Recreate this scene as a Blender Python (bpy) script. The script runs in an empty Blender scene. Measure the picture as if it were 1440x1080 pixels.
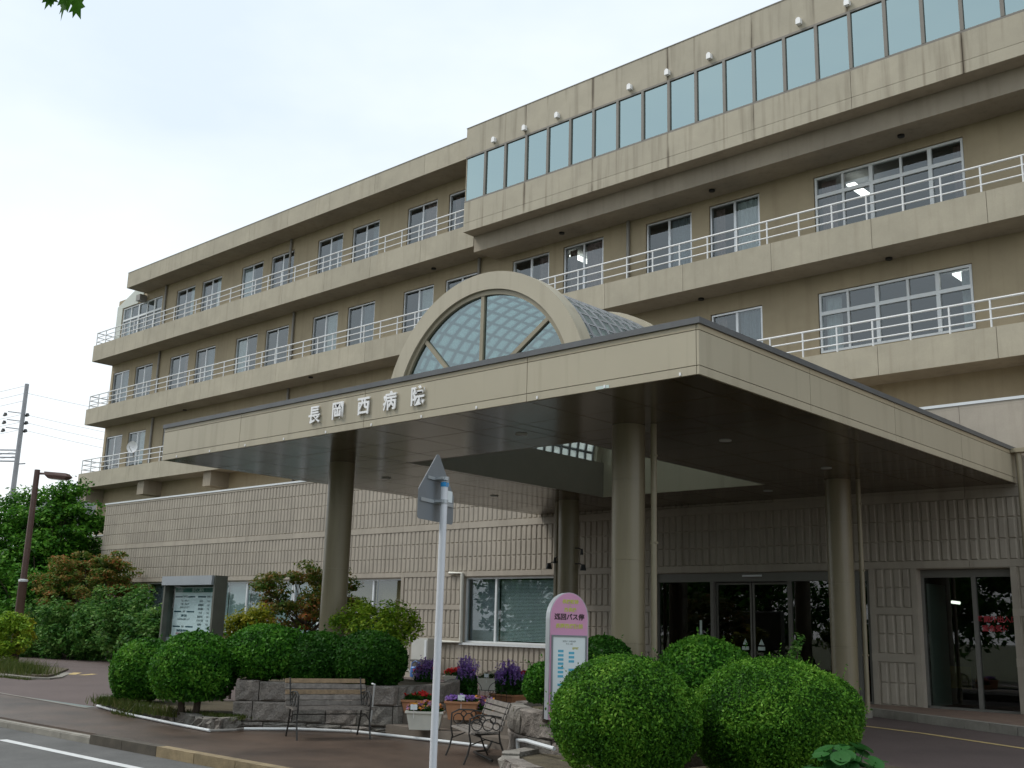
import bpy, math, random
import numpy as np
from mathutils import Vector, Matrix
random.seed(7); rng = np.random.default_rng(7)
R = math.radians
C = bpy.context.scene.collection
SC = bpy.context.scene

# ------------------------------------------------------------------ camera
F, YAW, PIT, ROL = 1506.53, R(-42.784), R(12.927), R(1.602)     # focal in px of the 1440 px wide photograph
fw = np.array([math.sin(YAW)*math.cos(PIT), math.cos(YAW)*math.cos(PIT), math.sin(PIT)])
r0 = np.array([math.cos(YAW), -math.sin(YAW), 0.0]); u0 = np.cross(r0, fw)
rt = math.cos(ROL)*r0 + math.sin(ROL)*u0; up = -math.sin(ROL)*r0 + math.cos(ROL)*u0
CP = np.array([0, 0, 1.6])
cd = bpy.data.cameras.new('camera'); cam = bpy.data.objects.new('camera', cd); C.objects.link(cam)
cd.sensor_width = 36; cd.lens = 36*F/1440; cd.clip_start = .1; cd.clip_end = 3000
m = Matrix([[rt[0], up[0], -fw[0], 0], [rt[1], up[1], -fw[1], 0], [rt[2], up[2], -fw[2], 1.6], [0, 0, 0, 1]])
cam.matrix_world = m; SC.camera = cam
def ray(x, y): return rt*((x-720)/F) - up*((y-540)/F) + fw
def PY(x, y, Y): d = ray(x, y); return CP + d*(Y/d[1])            # where the pixel's ray meets the upright plane Y
def PZ(x, y, z): d = ray(x, y); return CP + d*((z-1.6)/d[2])      # where it meets the level z
def PD(x, y, D): d = ray(x, y); return CP + d*(D/math.hypot(d[0], d[1]))

# ------------------------------------------------------------------ world, sun, exposure
w = bpy.data.worlds.new('World'); SC.world = w; w.use_nodes = True
nt = w.node_tree; N = nt.nodes; N.clear()
out = N.new('ShaderNodeOutputWorld'); bg = N.new('ShaderNodeBackground'); bg.inputs[1].default_value = .10
sky = N.new('ShaderNodeTexSky'); sky.sky_type = 'NISHITA'; sky.sun_disc = False
SUN_AZ, SUN_EL = R(232), R(52)                                     # compass of the sun seen from the scene, from +Y clockwise
sky.sun_elevation = SUN_EL; sky.sun_rotation = SUN_AZ; sky.dust_density = 4; sky.air_density = 1.2
tc = N.new('ShaderNodeTexCoord'); mp = N.new('ShaderNodeMapping'); mp.inputs['Scale'].default_value = (1.1, 1.1, 2.6)
ns = N.new('ShaderNodeTexNoise'); ns.inputs['Scale'].default_value = 1.7; ns.inputs['Detail'].default_value = 5; ns.inputs['Roughness'].default_value = .55
cr = N.new('ShaderNodeValToRGB'); cr.color_ramp.elements[0].position = .34; cr.color_ramp.elements[0].color = (6.4, 7.3, 8.3, 1)
cr.color_ramp.elements[1].position = .64; cr.color_ramp.elements[1].color = (8.0, 8.6, 9.0, 1)
mx = N.new('ShaderNodeMix'); mx.data_type = 'RGBA'; mx.inputs[0].default_value = .93
L = nt.links.new
L(tc.outputs['Generated'], mp.inputs[0]); L(mp.outputs[0], ns.inputs['Vector']); L(ns.outputs['Fac'], cr.inputs[0])
sp = N.new('ShaderNodeSeparateXYZ'); hz = N.new('ShaderNodeMapRange'); hz.inputs[1].default_value = .42; hz.inputs[2].default_value = .02; hz.inputs[3].default_value = 0; hz.inputs[4].default_value = .85
mh = N.new('ShaderNodeMix'); mh.data_type = 'RGBA'; mh.inputs[7].default_value = (9.3, 9.6, 9.7, 1)          # overcast whitens towards the horizon all round
L(tc.outputs['Generated'], sp.inputs[0]); L(sp.outputs[2], hz.inputs[0]); L(hz.outputs[0], mh.inputs[0]); L(cr.outputs[0], mh.inputs[6])
L(sky.outputs[0], mx.inputs[6]); L(mh.outputs[2], mx.inputs[7]); L(mx.outputs[2], bg.inputs[0]); L(bg.outputs[0], out.inputs[0])
sd = bpy.data.lights.new('sun', 'SUN'); sd.energy = 1.5; sd.angle = R(18); sd.color = (1, .96, .9)
sun = bpy.data.objects.new('sun', sd); C.objects.link(sun)
sdir = Vector((math.sin(SUN_AZ)*math.cos(SUN_EL), math.cos(SUN_AZ)*math.cos(SUN_EL), math.sin(SUN_EL)))
sun.rotation_euler = sdir.to_track_quat('Z', 'Y').to_euler(); sun.location = sdir*60
SC.view_settings.view_transform = 'Standard'; SC.view_settings.look = 'None'
SC.view_settings.exposure = .38; SC.view_settings.gamma = 1; SC.view_settings.use_curve_mapping = False
SC.cycles.max_bounces = 8; SC.cycles.transparent_max_bounces = 16

# ------------------------------------------------------------------ materials
M = {}
def nodes(name):
    mt = bpy.data.materials.new(name); mt.use_nodes = True; M[name] = mt
    n = mt.node_tree.nodes; return mt, n, mt.node_tree.links.new, n['Principled BSDF']
def mat(name, col, rough=.6, metal=0., var=.16, scale=2.5, bump=0., bscale=60, streak=0., grime=(.35, .3, .24), spec=.5, fine=0., piece=0.):
    mt, n, L, b = nodes(name)
    geo = n.new('ShaderNodeNewGeometry')
    ns = n.new('ShaderNodeTexNoise'); ns.inputs['Scale'].default_value = scale; ns.inputs['Detail'].default_value = 6; ns.inputs['Roughness'].default_value = .62
    L(geo.outputs['Position'], ns.inputs['Vector'])
    mr = n.new('ShaderNodeMapRange'); mr.inputs[1].default_value = .3; mr.inputs[2].default_value = .7
    mr.inputs[3].default_value = 1-var; mr.inputs[4].default_value = 1+var; L(ns.outputs['Fac'], mr.inputs[0])
    hs = n.new('ShaderNodeHueSaturation'); hs.inputs['Color'].default_value = (*col, 1); L(mr.outputs[0], hs.inputs['Value'])
    last = hs.outputs[0]
    if piece:
        oi = n.new('ShaderNodeObjectInfo'); r4 = n.new('ShaderNodeMapRange'); r4.inputs[3].default_value = 1-piece; r4.inputs[4].default_value = 1+piece; L(oi.outputs['Random'], r4.inputs[0])
        h4 = n.new('ShaderNodeHueSaturation'); L(r4.outputs[0], h4.inputs['Value']); L(last, h4.inputs['Color']); last = h4.outputs[0]
    if streak:
        mp = n.new('ShaderNodeMapping'); mp.inputs['Scale'].default_value = (3.2, 3.2, .22); L(geo.outputs['Position'], mp.inputs[0])
        n2 = n.new('ShaderNodeTexNoise'); n2.inputs['Scale'].default_value = 1.6; n2.inputs['Detail'].default_value = 4; L(mp.outputs[0], n2.inputs['Vector'])
        r2 = n.new('ShaderNodeMapRange'); r2.inputs[1].default_value = .52; r2.inputs[2].default_value = .78; r2.inputs[3].default_value = 0; r2.inputs[4].default_value = streak
        L(n2.outputs['Fac'], r2.inputs[0])
        m2 = n.new('ShaderNodeMix'); m2.data_type = 'RGBA'; m2.blend_type = 'MULTIPLY'; m2.inputs[7].default_value = (*grime, 1)
        L(r2.outputs[0], m2.inputs[0]); L(last, m2.inputs[6]); last = m2.outputs[2]
    if name == 'band':
        sx = n.new('ShaderNodeSeparateXYZ'); L(geo.outputs['Position'], sx.inputs[0]); nz = n.new('ShaderNodeTexNoise'); nz.inputs['Scale'].default_value = 1.1; nz.inputs['Detail'].default_value = 5
        mpz = n.new('ShaderNodeMapping'); mpz.inputs['Scale'].default_value = (2.5, 2.5, .5); L(geo.outputs['Position'], mpz.inputs[0]); L(mpz.outputs[0], nz.inputs['Vector'])
        for per, wd_, am in ((2.85, .085, 1.0), (.95, .05, .55)):
            a1 = n.new('ShaderNodeMath'); a1.inputs[1].default_value = 22.33+285; L(sx.outputs[0], a1.inputs[0])
            a2 = n.new('ShaderNodeMath'); a2.operation = 'PINGPONG'; a2.inputs[1].default_value = per/2; L(a1.outputs[0], a2.inputs[0])
            a3 = n.new('ShaderNodeMapRange'); a3.inputs[1].default_value = wd_; a3.inputs[2].default_value = 0; a3.inputs[3].default_value = 0; a3.inputs[4].default_value = am; L(a2.outputs[0], a3.inputs[0])
            a4 = n.new('ShaderNodeMapRange'); a4.inputs[1].default_value = .42; a4.inputs[2].default_value = .62; L(nz.outputs['Fac'], a4.inputs[0])
            a5 = n.new('ShaderNodeMath'); a5.operation = 'MULTIPLY'; L(a3.outputs[0], a5.inputs[0]); L(a4.outputs[0], a5.inputs[1])
            m5 = n.new('ShaderNodeMix'); m5.data_type = 'RGBA'; m5.blend_type = 'MULTIPLY'; m5.inputs[7].default_value = (.34, .29, .23, 1); L(a5.outputs[0], m5.inputs[0]); L(last, m5.inputs[6]); last = m5.outputs[2]
    if fine:
        n3 = n.new('ShaderNodeTexNoise'); n3.inputs['Scale'].default_value = bscale*1.7; n3.inputs['Detail'].default_value = 2; L(geo.outputs['Position'], n3.inputs['Vector'])
        r3 = n.new('ShaderNodeMapRange'); r3.inputs[1].default_value = .3; r3.inputs[2].default_value = .7; r3.inputs[3].default_value = 1-fine; r3.inputs[4].default_value = 1+fine
        L(n3.outputs['Fac'], r3.inputs[0]); h3 = n.new('ShaderNodeHueSaturation'); L(r3.outputs[0], h3.inputs['Value']); L(last, h3.inputs['Color']); last = h3.outputs[0]
    L(last, b.inputs['Base Color'])
    b.inputs['Roughness'].default_value = rough; b.inputs['Metallic'].default_value = metal; b.inputs['Specular IOR Level'].default_value = spec
    if bump:
        nb = n.new('ShaderNodeTexNoise'); nb.inputs['Scale'].default_value = bscale; nb.inputs['Detail'].default_value = 4; L(geo.outputs['Position'], nb.inputs['Vector'])
        bp = n.new('ShaderNodeBump'); bp.inputs['Strength'].default_value = bump; bp.inputs['Distance'].default_value = .02
        L(nb.outputs['Fac'], bp.inputs['Height']); L(bp.outputs[0], b.inputs['Normal'])
    return mt
def leafmat(name, cols, rough=.5, trans=.33):
    mt, n, L, b = nodes(name)
    geo = n.new('ShaderNodeNewGeometry'); cr = n.new('ShaderNodeValToRGB'); e = cr.color_ramp.elements
    while len(e) < len(cols): e.new(.5)
    for i, c in enumerate(cols): e[i].position = i/(len(cols)-1); e[i].color = (*c, 1)
    ns = n.new('ShaderNodeTexNoise'); ns.inputs['Scale'].default_value = 2.2; L(geo.outputs['Position'], ns.inputs['Vector'])
    ad = n.new('ShaderNodeMath'); ad.operation = 'MULTIPLY_ADD'; ad.inputs[1].default_value = .62; L(geo.outputs['Random Per Island'], ad.inputs[0])
    m2 = n.new('ShaderNodeMath'); m2.operation = 'MULTIPLY_ADD'; m2.inputs[1].default_value = 1.5; m2.inputs[2].default_value = -.56; L(ns.outputs['Fac'], m2.inputs[0]); L(m2.outputs[0], ad.inputs[2])
    L(ad.outputs[0], cr.inputs[0]); L(cr.outputs[0], b.inputs['Base Color']); b.inputs['Roughness'].default_value = rough
    b.inputs['Specular IOR Level'].default_value = .12
    tr = n.new('ShaderNodeBsdfTranslucent'); L(cr.outputs[0], tr.inputs[0]); ms = n.new('ShaderNodeMixShader'); ms.inputs[0].default_value = trans
    L(b.outputs[0], ms.inputs[1]); L(tr.outputs[0], ms.inputs[2]); L(ms.outputs[0], n['Material Output'].inputs[0])
    return mt
def glass(name, tint, base=.04, k=1., refl=(1, 1, 1), rough=.01):
    mt, n, L, b = nodes(name); n.remove(b)
    t = n.new('ShaderNodeBsdfTransparent'); t.inputs[0].default_value = (*tint, 1)
    g = n.new('ShaderNodeBsdfGlossy'); g.inputs[0].default_value = (*refl, 1); g.inputs['Roughness'].default_value = rough
    fr = n.new('ShaderNodeFresnel'); fr.inputs[0].default_value = 1.6
    ma = n.new('ShaderNodeMath'); ma.operation = 'MULTIPLY_ADD'; ma.use_clamp = True; ma.inputs[1].default_value = k; ma.inputs[2].default_value = base
    ge = n.new('ShaderNodeNewGeometry'); iv = n.new('ShaderNodeMath'); iv.operation = 'SUBTRACT'; iv.inputs[0].default_value = 1; mu_ = n.new('ShaderNodeMath'); mu_.operation = 'MULTIPLY'
    L(ge.outputs['Backfacing'], iv.inputs[1]); L(iv.outputs[0], mu_.inputs[0]); L(ma.outputs[0], mu_.inputs[1])   # a pane mirrors once, on its outer face
    ms = n.new('ShaderNodeMixShader'); L(fr.outputs[0], ma.inputs[0]); L(mu_.outputs[0], ms.inputs[0]); L(t.outputs[0], ms.inputs[1]); L(g.outputs[0], ms.inputs[2])
    L(ms.outputs[0], n['Material Output'].inputs[0]); return mt
def emit(name, col, s):
    mt, n, L, b = nodes(name); b.inputs['Base Color'].default_value = (*col, 1); b.inputs['Emission Color'].default_value = (*col, 1); b.inputs['Emission Strength'].default_value = s; return mt

mat('concrete', (.37, .335, .255), .75, var=.10, scale=1.3, bump=.15, bscale=45, streak=.28, fine=.05, piece=0.05)
mat('band', (.37, .335, .255), .7, var=.08, scale=1.3, bump=.12, bscale=45, streak=.5, grime=(.3, .26, .21), fine=.05, piece=0.04)
mat('wallpaint', (.35, .29, .19), .75, var=.10, scale=.9, bump=.15, bscale=50, streak=.22, fine=.04)
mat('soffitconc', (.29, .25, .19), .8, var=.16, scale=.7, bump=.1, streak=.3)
mat('rib', (.36, .32, .262), .7, var=.09, scale=1.6, bump=.12, bscale=60, streak=.25, fine=.05, piece=0.06)
mat('joint', (.06, .055, .05), .9)
mat('fascia', (.43, .385, .285), .38, var=.05, scale=.6, streak=.28, spec=.5, piece=0.035)
mat('fasciatrim', (.42, .36, .25), .4, var=.06, scale=.6)
mat('cap', (.11, .115, .12), .45, var=.15, scale=2)
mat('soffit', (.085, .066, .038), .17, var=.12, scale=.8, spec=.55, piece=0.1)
mat('wellwall', (.20, .18, .145), .5, var=.06)
mat('column', (.25, .215, .14), .34, var=.08, scale=.9, streak=.4, spec=.5)
mat('pipe', (.27, .235, .16), .45, var=.08)
mat('greypipe', (.25, .24, .22), .5, var=.1)
mat('whitepaint', (.72, .73, .73), .4, var=.06)
mat('white', (.86, .86, .86), .5, var=.05)
mat('alu', (.55, .57, .58), .35, metal=.6, var=.05)
mat('alulight', (.66, .69, .70), .4, var=.04)
mat('bronze', (.17, .155, .13), .4, var=.08)
mat('darkframe', (.10, .095, .085), .4, var=.08)
mat('header', (.16, .155, .14), .35, var=.06)
mat('room', (.24, .24, .235), .8, var=.1)
mat('darkroom', (.05, .05, .048), .6, var=.2)
mat('paleroom', (.45, .47, .45), .7, var=.1)
mat('curtainwhite', (.80, .80, .78), .8, var=.1, scale=12, piece=0.1)
mat('curtainpink', (.42, .28, .26), .8, var=.15, scale=12)
mat('curtaingrey', (.32, .34, .36), .8, var=.12, scale=12)
mat('blind', (.62, .70, .66), .6, var=.05)
mat('ochre', (.38, .27, .12), .8, var=.15)
glass('windowglass', (.74, .79, .80), .07, .9, (.9, .97, 1.))
glass('boardglass', (.9, .94, .94), 0., .3)
glass('stripglass', (.20, .28, .29), .40, 1.1, (.70, .90, .90), .015)
glass('doorglass', (.55, .6, .58), .02, 1.0)
glass('archglass', (.42, .53, .55), .20, 1.2, (.60, .73, .76))
mt, n_, L_, b_ = nodes('wellglass'); b_.inputs['Base Color'].default_value = (.42, .46, .46, 1); b_.inputs['Roughness'].default_value = .25
tl = n_.new('ShaderNodeBsdfTranslucent'); tl.inputs[0].default_value = (.85, .92, .9, 1); tp_ = n_.new('ShaderNodeBsdfTransparent'); tp_.inputs[0].default_value = (.85, .92, .9, 1)
m1 = n_.new('ShaderNodeMixShader'); m1.inputs[0].default_value = .45; L_(tl.outputs[0], m1.inputs[1]); L_(tp_.outputs[0], m1.inputs[2]); m2 = n_.new('ShaderNodeMixShader'); m2.inputs[0].default_value = .75
L_(b_.outputs[0], m2.inputs[1]); L_(m1.outputs[0], m2.inputs[2]); L_(m2.outputs[0], n_['Material Output'].inputs[0])
mat('asphalt', (.105, .105, .10), .8, var=.26, scale=1.1, bump=.6, bscale=90, fine=.34)
mat('sidewalk', (.085, .058, .042), .40, var=.5, scale=.9, bump=.5, bscale=90, fine=.3)
mat('drive', (.10, .073, .066), .72, var=.16, scale=.6, bump=.45, bscale=120, fine=.18)
mat('paving', (.20, .135, .10), .7, var=.2, scale=3, bump=.3, bscale=50)
mat('earth', (.09, .10, .05), .95, var=.3, scale=.6, bump=.5, bscale=12)
mat('soil', (.085, .07, .042), .95, var=.35, scale=5, bump=.8, bscale=25)
mat('linewhite', (.62, .63, .62), .7, var=.15, scale=8, fine=.1, bscale=70)
mat('lineyellow', (.50, .37, .16), .7, var=.25, scale=6, fine=.15, bscale=70)
mat('kerb', (.26, .245, .21), .8, var=.2, scale=3, bump=.4, bscale=50, fine=.1, piece=0.1)
mat('kerbyellow', (.24, .185, .105), .8, var=.3, scale=4, bump=.4, bscale=50, fine=.12, piece=0.15)
mat('kerbdark', (.07, .06, .045), .8, var=.3, scale=4, bump=.4, bscale=50, piece=0.15)
mat('granite', (.21, .195, .17), .8, var=.28, scale=7, bump=1., bscale=32, fine=.24, piece=0.16)
mat('granitepink', (.225, .20, .175), .8, var=.3, scale=8, bump=1., bscale=32, fine=.26, piece=0.16)
mat('gutter', (.16, .19, .18), .7, var=.15)
mat('stepstone', (.16, .135, .11), .8, var=.2, scale=3, bump=.4)
mat('wood', (.19, .17, .15), .75, var=.35, scale=14, bump=.4, bscale=50, piece=0.15)
mat('woodwarm', (.27, .19, .11), .7, var=.3, scale=14, bump=.4, bscale=50, piece=0.15)
mat('iron', (.025, .024, .022), .45, var=.2)
mat('black', (.015, .015, .016), .5)
mat('terracotta', (.42, .20, .10), .7, var=.12, scale=6)
mat('potwhite', (.62, .61, .54), .55, var=.08, scale=5)
mat('bluebucket', (.06, .17, .45), .4)
mat('pink', (.62, .30, .47), .5, var=.04)
mat('signface', (.55, .64, .68), .3, var=.03)
mat('signgrey', (.22, .24, .26), .5, metal=.3, var=.08)
mat('galv', (.42, .45, .47), .4, metal=.4, var=.1)
mat('bluecap', (.03, .28, .62), .4)
mat('polewhite', (.68, .70, .74), .4, var=.04)
mat('inkdark', (.05, .02, .03), .6); mat('inkyellow', (.52, .50, .12), .6); mat('inkblue', (.10, .42, .60), .6); mat('inknavy', (.02, .08, .11), .6)
mat('inkgrey', (.10, .13, .14), .6); mat('inkgreen', (.02, .16, .12), .5); mat('inkred', (.34, .03, .04), .6); mat('inkpale', (.55, .66, .62), .6)
mat('boardwhite', (.74, .80, .82), .4, var=.03)
mat('boardgrey', (.36, .39, .42), .4, metal=.3, var=.06)
mat('boardside', (.10, .105, .085), .5, var=.2)
mat('lampbrown', (.10, .055, .045), .5, var=.15)
mat('utility', (.33, .34, .36), .8, var=.12)
mat('bark', (.08, .06, .045), .9, var=.3, scale=10, bump=.8, bscale=30)
mat('acwhite', (.50, .50, .46), .5, var=.08)
mat('dishwhite', (.75, .75, .75), .5)
mat('red', (.5, .03, .03), .5)
mat('yellowpanel', (.42, .33, .03), .6)
mat('palepaint', (.52, .55, .50), .6, var=.05)
mat('vaultbar', (.26, .27, .28), .5)
mat('tile', (.16, .17, .18), .6, var=.2)
leafmat('azalea', [(0.011, 0.05, 0.005), (0.032, 0.13, 0.011), (0.075, 0.23, 0.02), (0.17, 0.36, 0.045)])
leafmat('azaleanear', [(0.012, 0.05, 0.005), (0.046, 0.15, 0.012), (0.105, 0.26, 0.022), (0.23, 0.41, 0.055)])
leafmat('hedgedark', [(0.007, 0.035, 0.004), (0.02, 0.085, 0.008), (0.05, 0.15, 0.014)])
leafmat('treegreen', [(0.014, 0.06, 0.007), (0.038, 0.14, 0.012), (0.09, 0.25, 0.022), (0.18, 0.36, 0.05)])
leafmat('shrubgreen', [(0.017, 0.065, 0.012), (0.045, 0.14, 0.022), (0.1, 0.22, 0.04), (0.21, 0.33, 0.09)])
leafmat('yellowleaf', [(.10, .16, .012), (.28, .30, .02), (.50, .44, .03)])
leafmat('limeleaf', [(0.07, 0.17, 0.014), (0.2, 0.34, 0.025), (0.44, 0.54, 0.06)])
leafmat('maple', [(0.03, 0.085, 0.012), (0.08, 0.15, 0.018), (0.19, 0.16, 0.035), (0.4, 0.13, 0.05)])
leafmat('lavender', [(.16, .08, .32), (.30, .17, .50), (.48, .36, .66)])
leafmat('potgreen', [(0.012, 0.05, 0.01), (0.03, 0.11, 0.018), (0.07, 0.18, 0.03)])
leafmat('redflower', [(.35, .01, .015), (.55, .03, .03), (.6, .10, .08)])
leafmat('whiteflower', [(.5, .5, .4), (.65, .62, .5), (.6, .35, .4)])
leafmat('mixflower', [(.55, .38, .03), (.6, .25, .05), (.30, .18, .42), (.5, .3, .4)])
leafmat('bigleaf', [(.02, .09, .02), (.035, .13, .03), (.06, .18, .05)], .35)
leafmat('grass', [(.04, .07, .015), (.08, .11, .025), (.14, .14, .05)])
emit('tube', (1, .97, .88), 3.0)
emit('tubesoft', (1, .96, .75), 9.)

# ------------------------------------------------------------------ mesh helpers
class MB:
    def __init__(s): s.v = []; s.f = []; s.sm = False
    def box(s, x0, x1, y0, y1, z0, z1, mtx=None):
        b = len(s.v); P = [(x, y, z) for z in (z0, z1) for y in (y0, y1) for x in (x0, x1)]
        if mtx is not None: P = [tuple(mtx @ Vector(p)) for p in P]
        s.v += P; s.f += [tuple(b+i for i in q) for q in ((0, 2, 3, 1), (4, 5, 7, 6), (0, 1, 5, 4), (2, 6, 7, 3), (0, 4, 6, 2), (1, 3, 7, 5))]; return s
    def poly(s, pts): b = len(s.v); s.v += [tuple(p) for p in pts]; s.f.append(tuple(range(b, b+len(pts)))); return s
    def prism(s, pts, z0, z1):                                   # outline in x,y (counter-clockwise) raised from z0 to z1
        n = len(pts); b = len(s.v); s.v += [(p[0], p[1], z0) for p in pts]+[(p[0], p[1], z1) for p in pts]
        s.f.append(tuple(b+i for i in range(n-1, -1, -1))); s.f.append(tuple(b+n+i for i in range(n)))
        for i in range(n): j = (i+1) % n; s.f.append((b+i, b+j, b+n+j, b+n+i))
        return s
    def prismY(s, pts, y0, y1):                                  # outline in x,z extruded along y
        n = len(pts); b = len(s.v); s.v += [(p[0], y0, p[1]) for p in pts]+[(p[0], y1, p[1]) for p in pts]
        s.f.append(tuple(b+i for i in range(n))); s.f.append(tuple(b+n+i for i in range(n-1, -1, -1)))
        for i in range(n): j = (i+1) % n; s.f.append((b+j, b+i, b+n+i, b+n+j))
        return s
    def tube(s, pts, r, n=8, closed=False, r1=None):
        pts = [Vector(p) for p in pts]; k = len(pts); b = len(s.v); up = None
        for i, p in enumerate(pts):
            a = pts[(i-1) % k] if (i > 0 or closed) else p; c = pts[(i+1) % k] if (i < k-1 or closed) else p
            t = (c-a).normalized()
            if up is None: up = Vector((0, 0, 1)) if abs(t.z) < .9 else Vector((1, 0, 0))
            u = (up-t*up.dot(t)).normalized(); w_ = t.cross(u); up = u
            rr = r if r1 is None else r+(r1-r)*i/max(1, k-1)
            for j in range(n): a_ = 2*math.pi*j/n; s.v.append(tuple(p+u*(rr*math.cos(a_))+w_*(rr*math.sin(a_))))
        for i in range(k if closed else k-1):
            for j in range(n):
                i2 = (i+1) % k; j2 = (j+1) % n; s.f.append((b+i*n+j, b+i*n+j2, b+i2*n+j2, b+i2*n+j))
        if not closed: s.f.append(tuple(b+j for j in range(n-1, -1, -1))); s.f.append(tuple(b+(k-1)*n+j for j in range(n)))
        return s
    def lathe(s, prof, n=24, c=(0, 0, 0)):
        b = len(s.v); k = len(prof)
        for r, z in prof:
            for j in range(n): a = 2*math.pi*j/n; s.v.append((c[0]+r*math.cos(a), c[1]+r*math.sin(a), c[2]+z))
        for i in range(k-1):
            for j in range(n): j2 = (j+1) % n; s.f.append((b+i*n+j, b+i*n+j2, b+(i+1)*n+j2, b+(i+1)*n+j))
        s.f.append(tuple(b+j for j in range(n-1, -1, -1))); s.f.append(tuple(b+(k-1)*n+j for j in range(n))); return s
    def mesh(s, name, mt, smooth=False):
        me = bpy.data.meshes.new(name); me.from_pydata(s.v, [], s.f); me.materials.append(M[mt]); me.update()
        if smooth: smooth_by_angle(me)
        return me
    def build(s, name, mt, parent=None, smooth=False): return ob(name, s.mesh(name, mt, smooth), parent)
def smooth_by_angle(me, ang=R(38)):
    me.polygons.foreach_set('use_smooth', [True]*len(me.polygons))
    try: me.set_sharp_from_angle(angle=ang)
    except Exception: pass
def ob(name, me, parent=None, loc=None, rot=None):
    o = bpy.data.objects.new(name, me); C.objects.link(o); o.parent = parent
    if loc is not None: o.location = loc
    if rot is not None: o.rotation_euler = rot
    return o
def tag(o, label, cat, group=None):
    o['label'] = label; o['category'] = cat
    if group: o['group'] = group
    return o
def thing(name, label, cat, loc=(0, 0, 0), rz=0., group=None):
    return tag(ob(name, None, None, loc, (0, 0, rz)), label, cat, group)
def struct(o): o['kind'] = 'structure'; return o
def stuff(o): o['kind'] = 'stuff'; return o
def copy_tree(o, parent=None):
    c = o.copy(); C.objects.link(c); c.parent = parent
    for ch in o.children: copy_tree(ch, c)
    return c
def wall_open(mb, x0, x1, z0, z1, y, ops, depth):                 # wall sheet facing -Y with openings and their reveals
    xs = sorted({x0, x1, *[a for o in ops for a in (o[0], o[1])]}); zs = sorted({z0, z1, *[a for o in ops for a in (o[2], o[3])]})
    for i in range(len(xs)-1):
        for j in range(len(zs)-1):
            cx = (xs[i]+xs[i+1])/2; cz = (zs[j]+zs[j+1])/2
            if cx < x0 or cx > x1 or cz < z0 or cz > z1 or any(o[0] < cx < o[1] and o[2] < cz < o[3] for o in ops): continue
            mb.poly([(xs[i], y, zs[j]), (xs[i+1], y, zs[j]), (xs[i+1], y, zs[j+1]), (xs[i], y, zs[j+1])])
    for a, b, c, d in ops:
        mb.poly([(a, y, c), (a, y, d), (a, y+depth, d), (a, y+depth, c)]); mb.poly([(b, y, c), (b, y+depth, c), (b, y+depth, d), (b, y, d)])
        mb.poly([(a, y, d), (b, y, d), (b, y+depth, d), (a, y+depth, d)]); mb.poly([(a, y, c), (a, y+depth, c), (b, y+depth, c), (b, y, c)])
def fast_mesh(name, v, quads, mt, nv=4):
    me = bpy.data.meshes.new(name); n = len(v); k = len(quads)
    me.vertices.add(n); me.vertices.foreach_set('co', np.asarray(v, np.float32).ravel())
    me.loops.add(k*nv); me.loops.foreach_set('vertex_index', np.asarray(quads, np.int32).ravel())
    me.polygons.add(k); me.polygons.foreach_set('loop_start', np.arange(0, k*nv, nv, dtype=np.int32))
    me.update(calc_edges=True); me.materials.append(M[mt]); return me
def leaf_verts(P, Nn, size, asp=.55, tilt=.7):
    n = len(P); Nn = Nn+rng.normal(0, tilt, (n, 3)); Nn /= np.linalg.norm(Nn, axis=1, keepdims=True)+1e-9
    a = rng.normal(0, 1, (n, 3)); a -= Nn*(a*Nn).sum(1, keepdims=True); a /= np.linalg.norm(a, axis=1, keepdims=True)+1e-9
    b = np.cross(Nn, a); s = (size*rng.uniform(.65, 1.3, n))[:, None]
    mid = Nn*s*.14
    V = np.stack([P-a*s, P+b*s*asp-mid+a*s*.1, P+a*s, P-b*s*asp-mid+a*s*.1], 1)
    return V.reshape(-1, 3)
def leaves(name, P, Nn, size, mt, parent=None, asp=.55, tilt=.7, loc=None):
    V = leaf_verts(np.asarray(P), np.asarray(Nn), size, asp, tilt); q = np.arange(len(V)).reshape(-1, 4)
    return ob(name, fast_mesh(name, V, q, mt), parent, loc)
def lump(d, seed):                                               # smooth lumps over a unit direction
    s = np.zeros(len(d)); r = np.random.default_rng(seed)
    for k in range(7):
        a = r.normal(0, 1, 3)*r.uniform(1.5, 4); s += np.sin(d@a+r.uniform(0, 6.28))*.5
    return s/3.2
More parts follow.
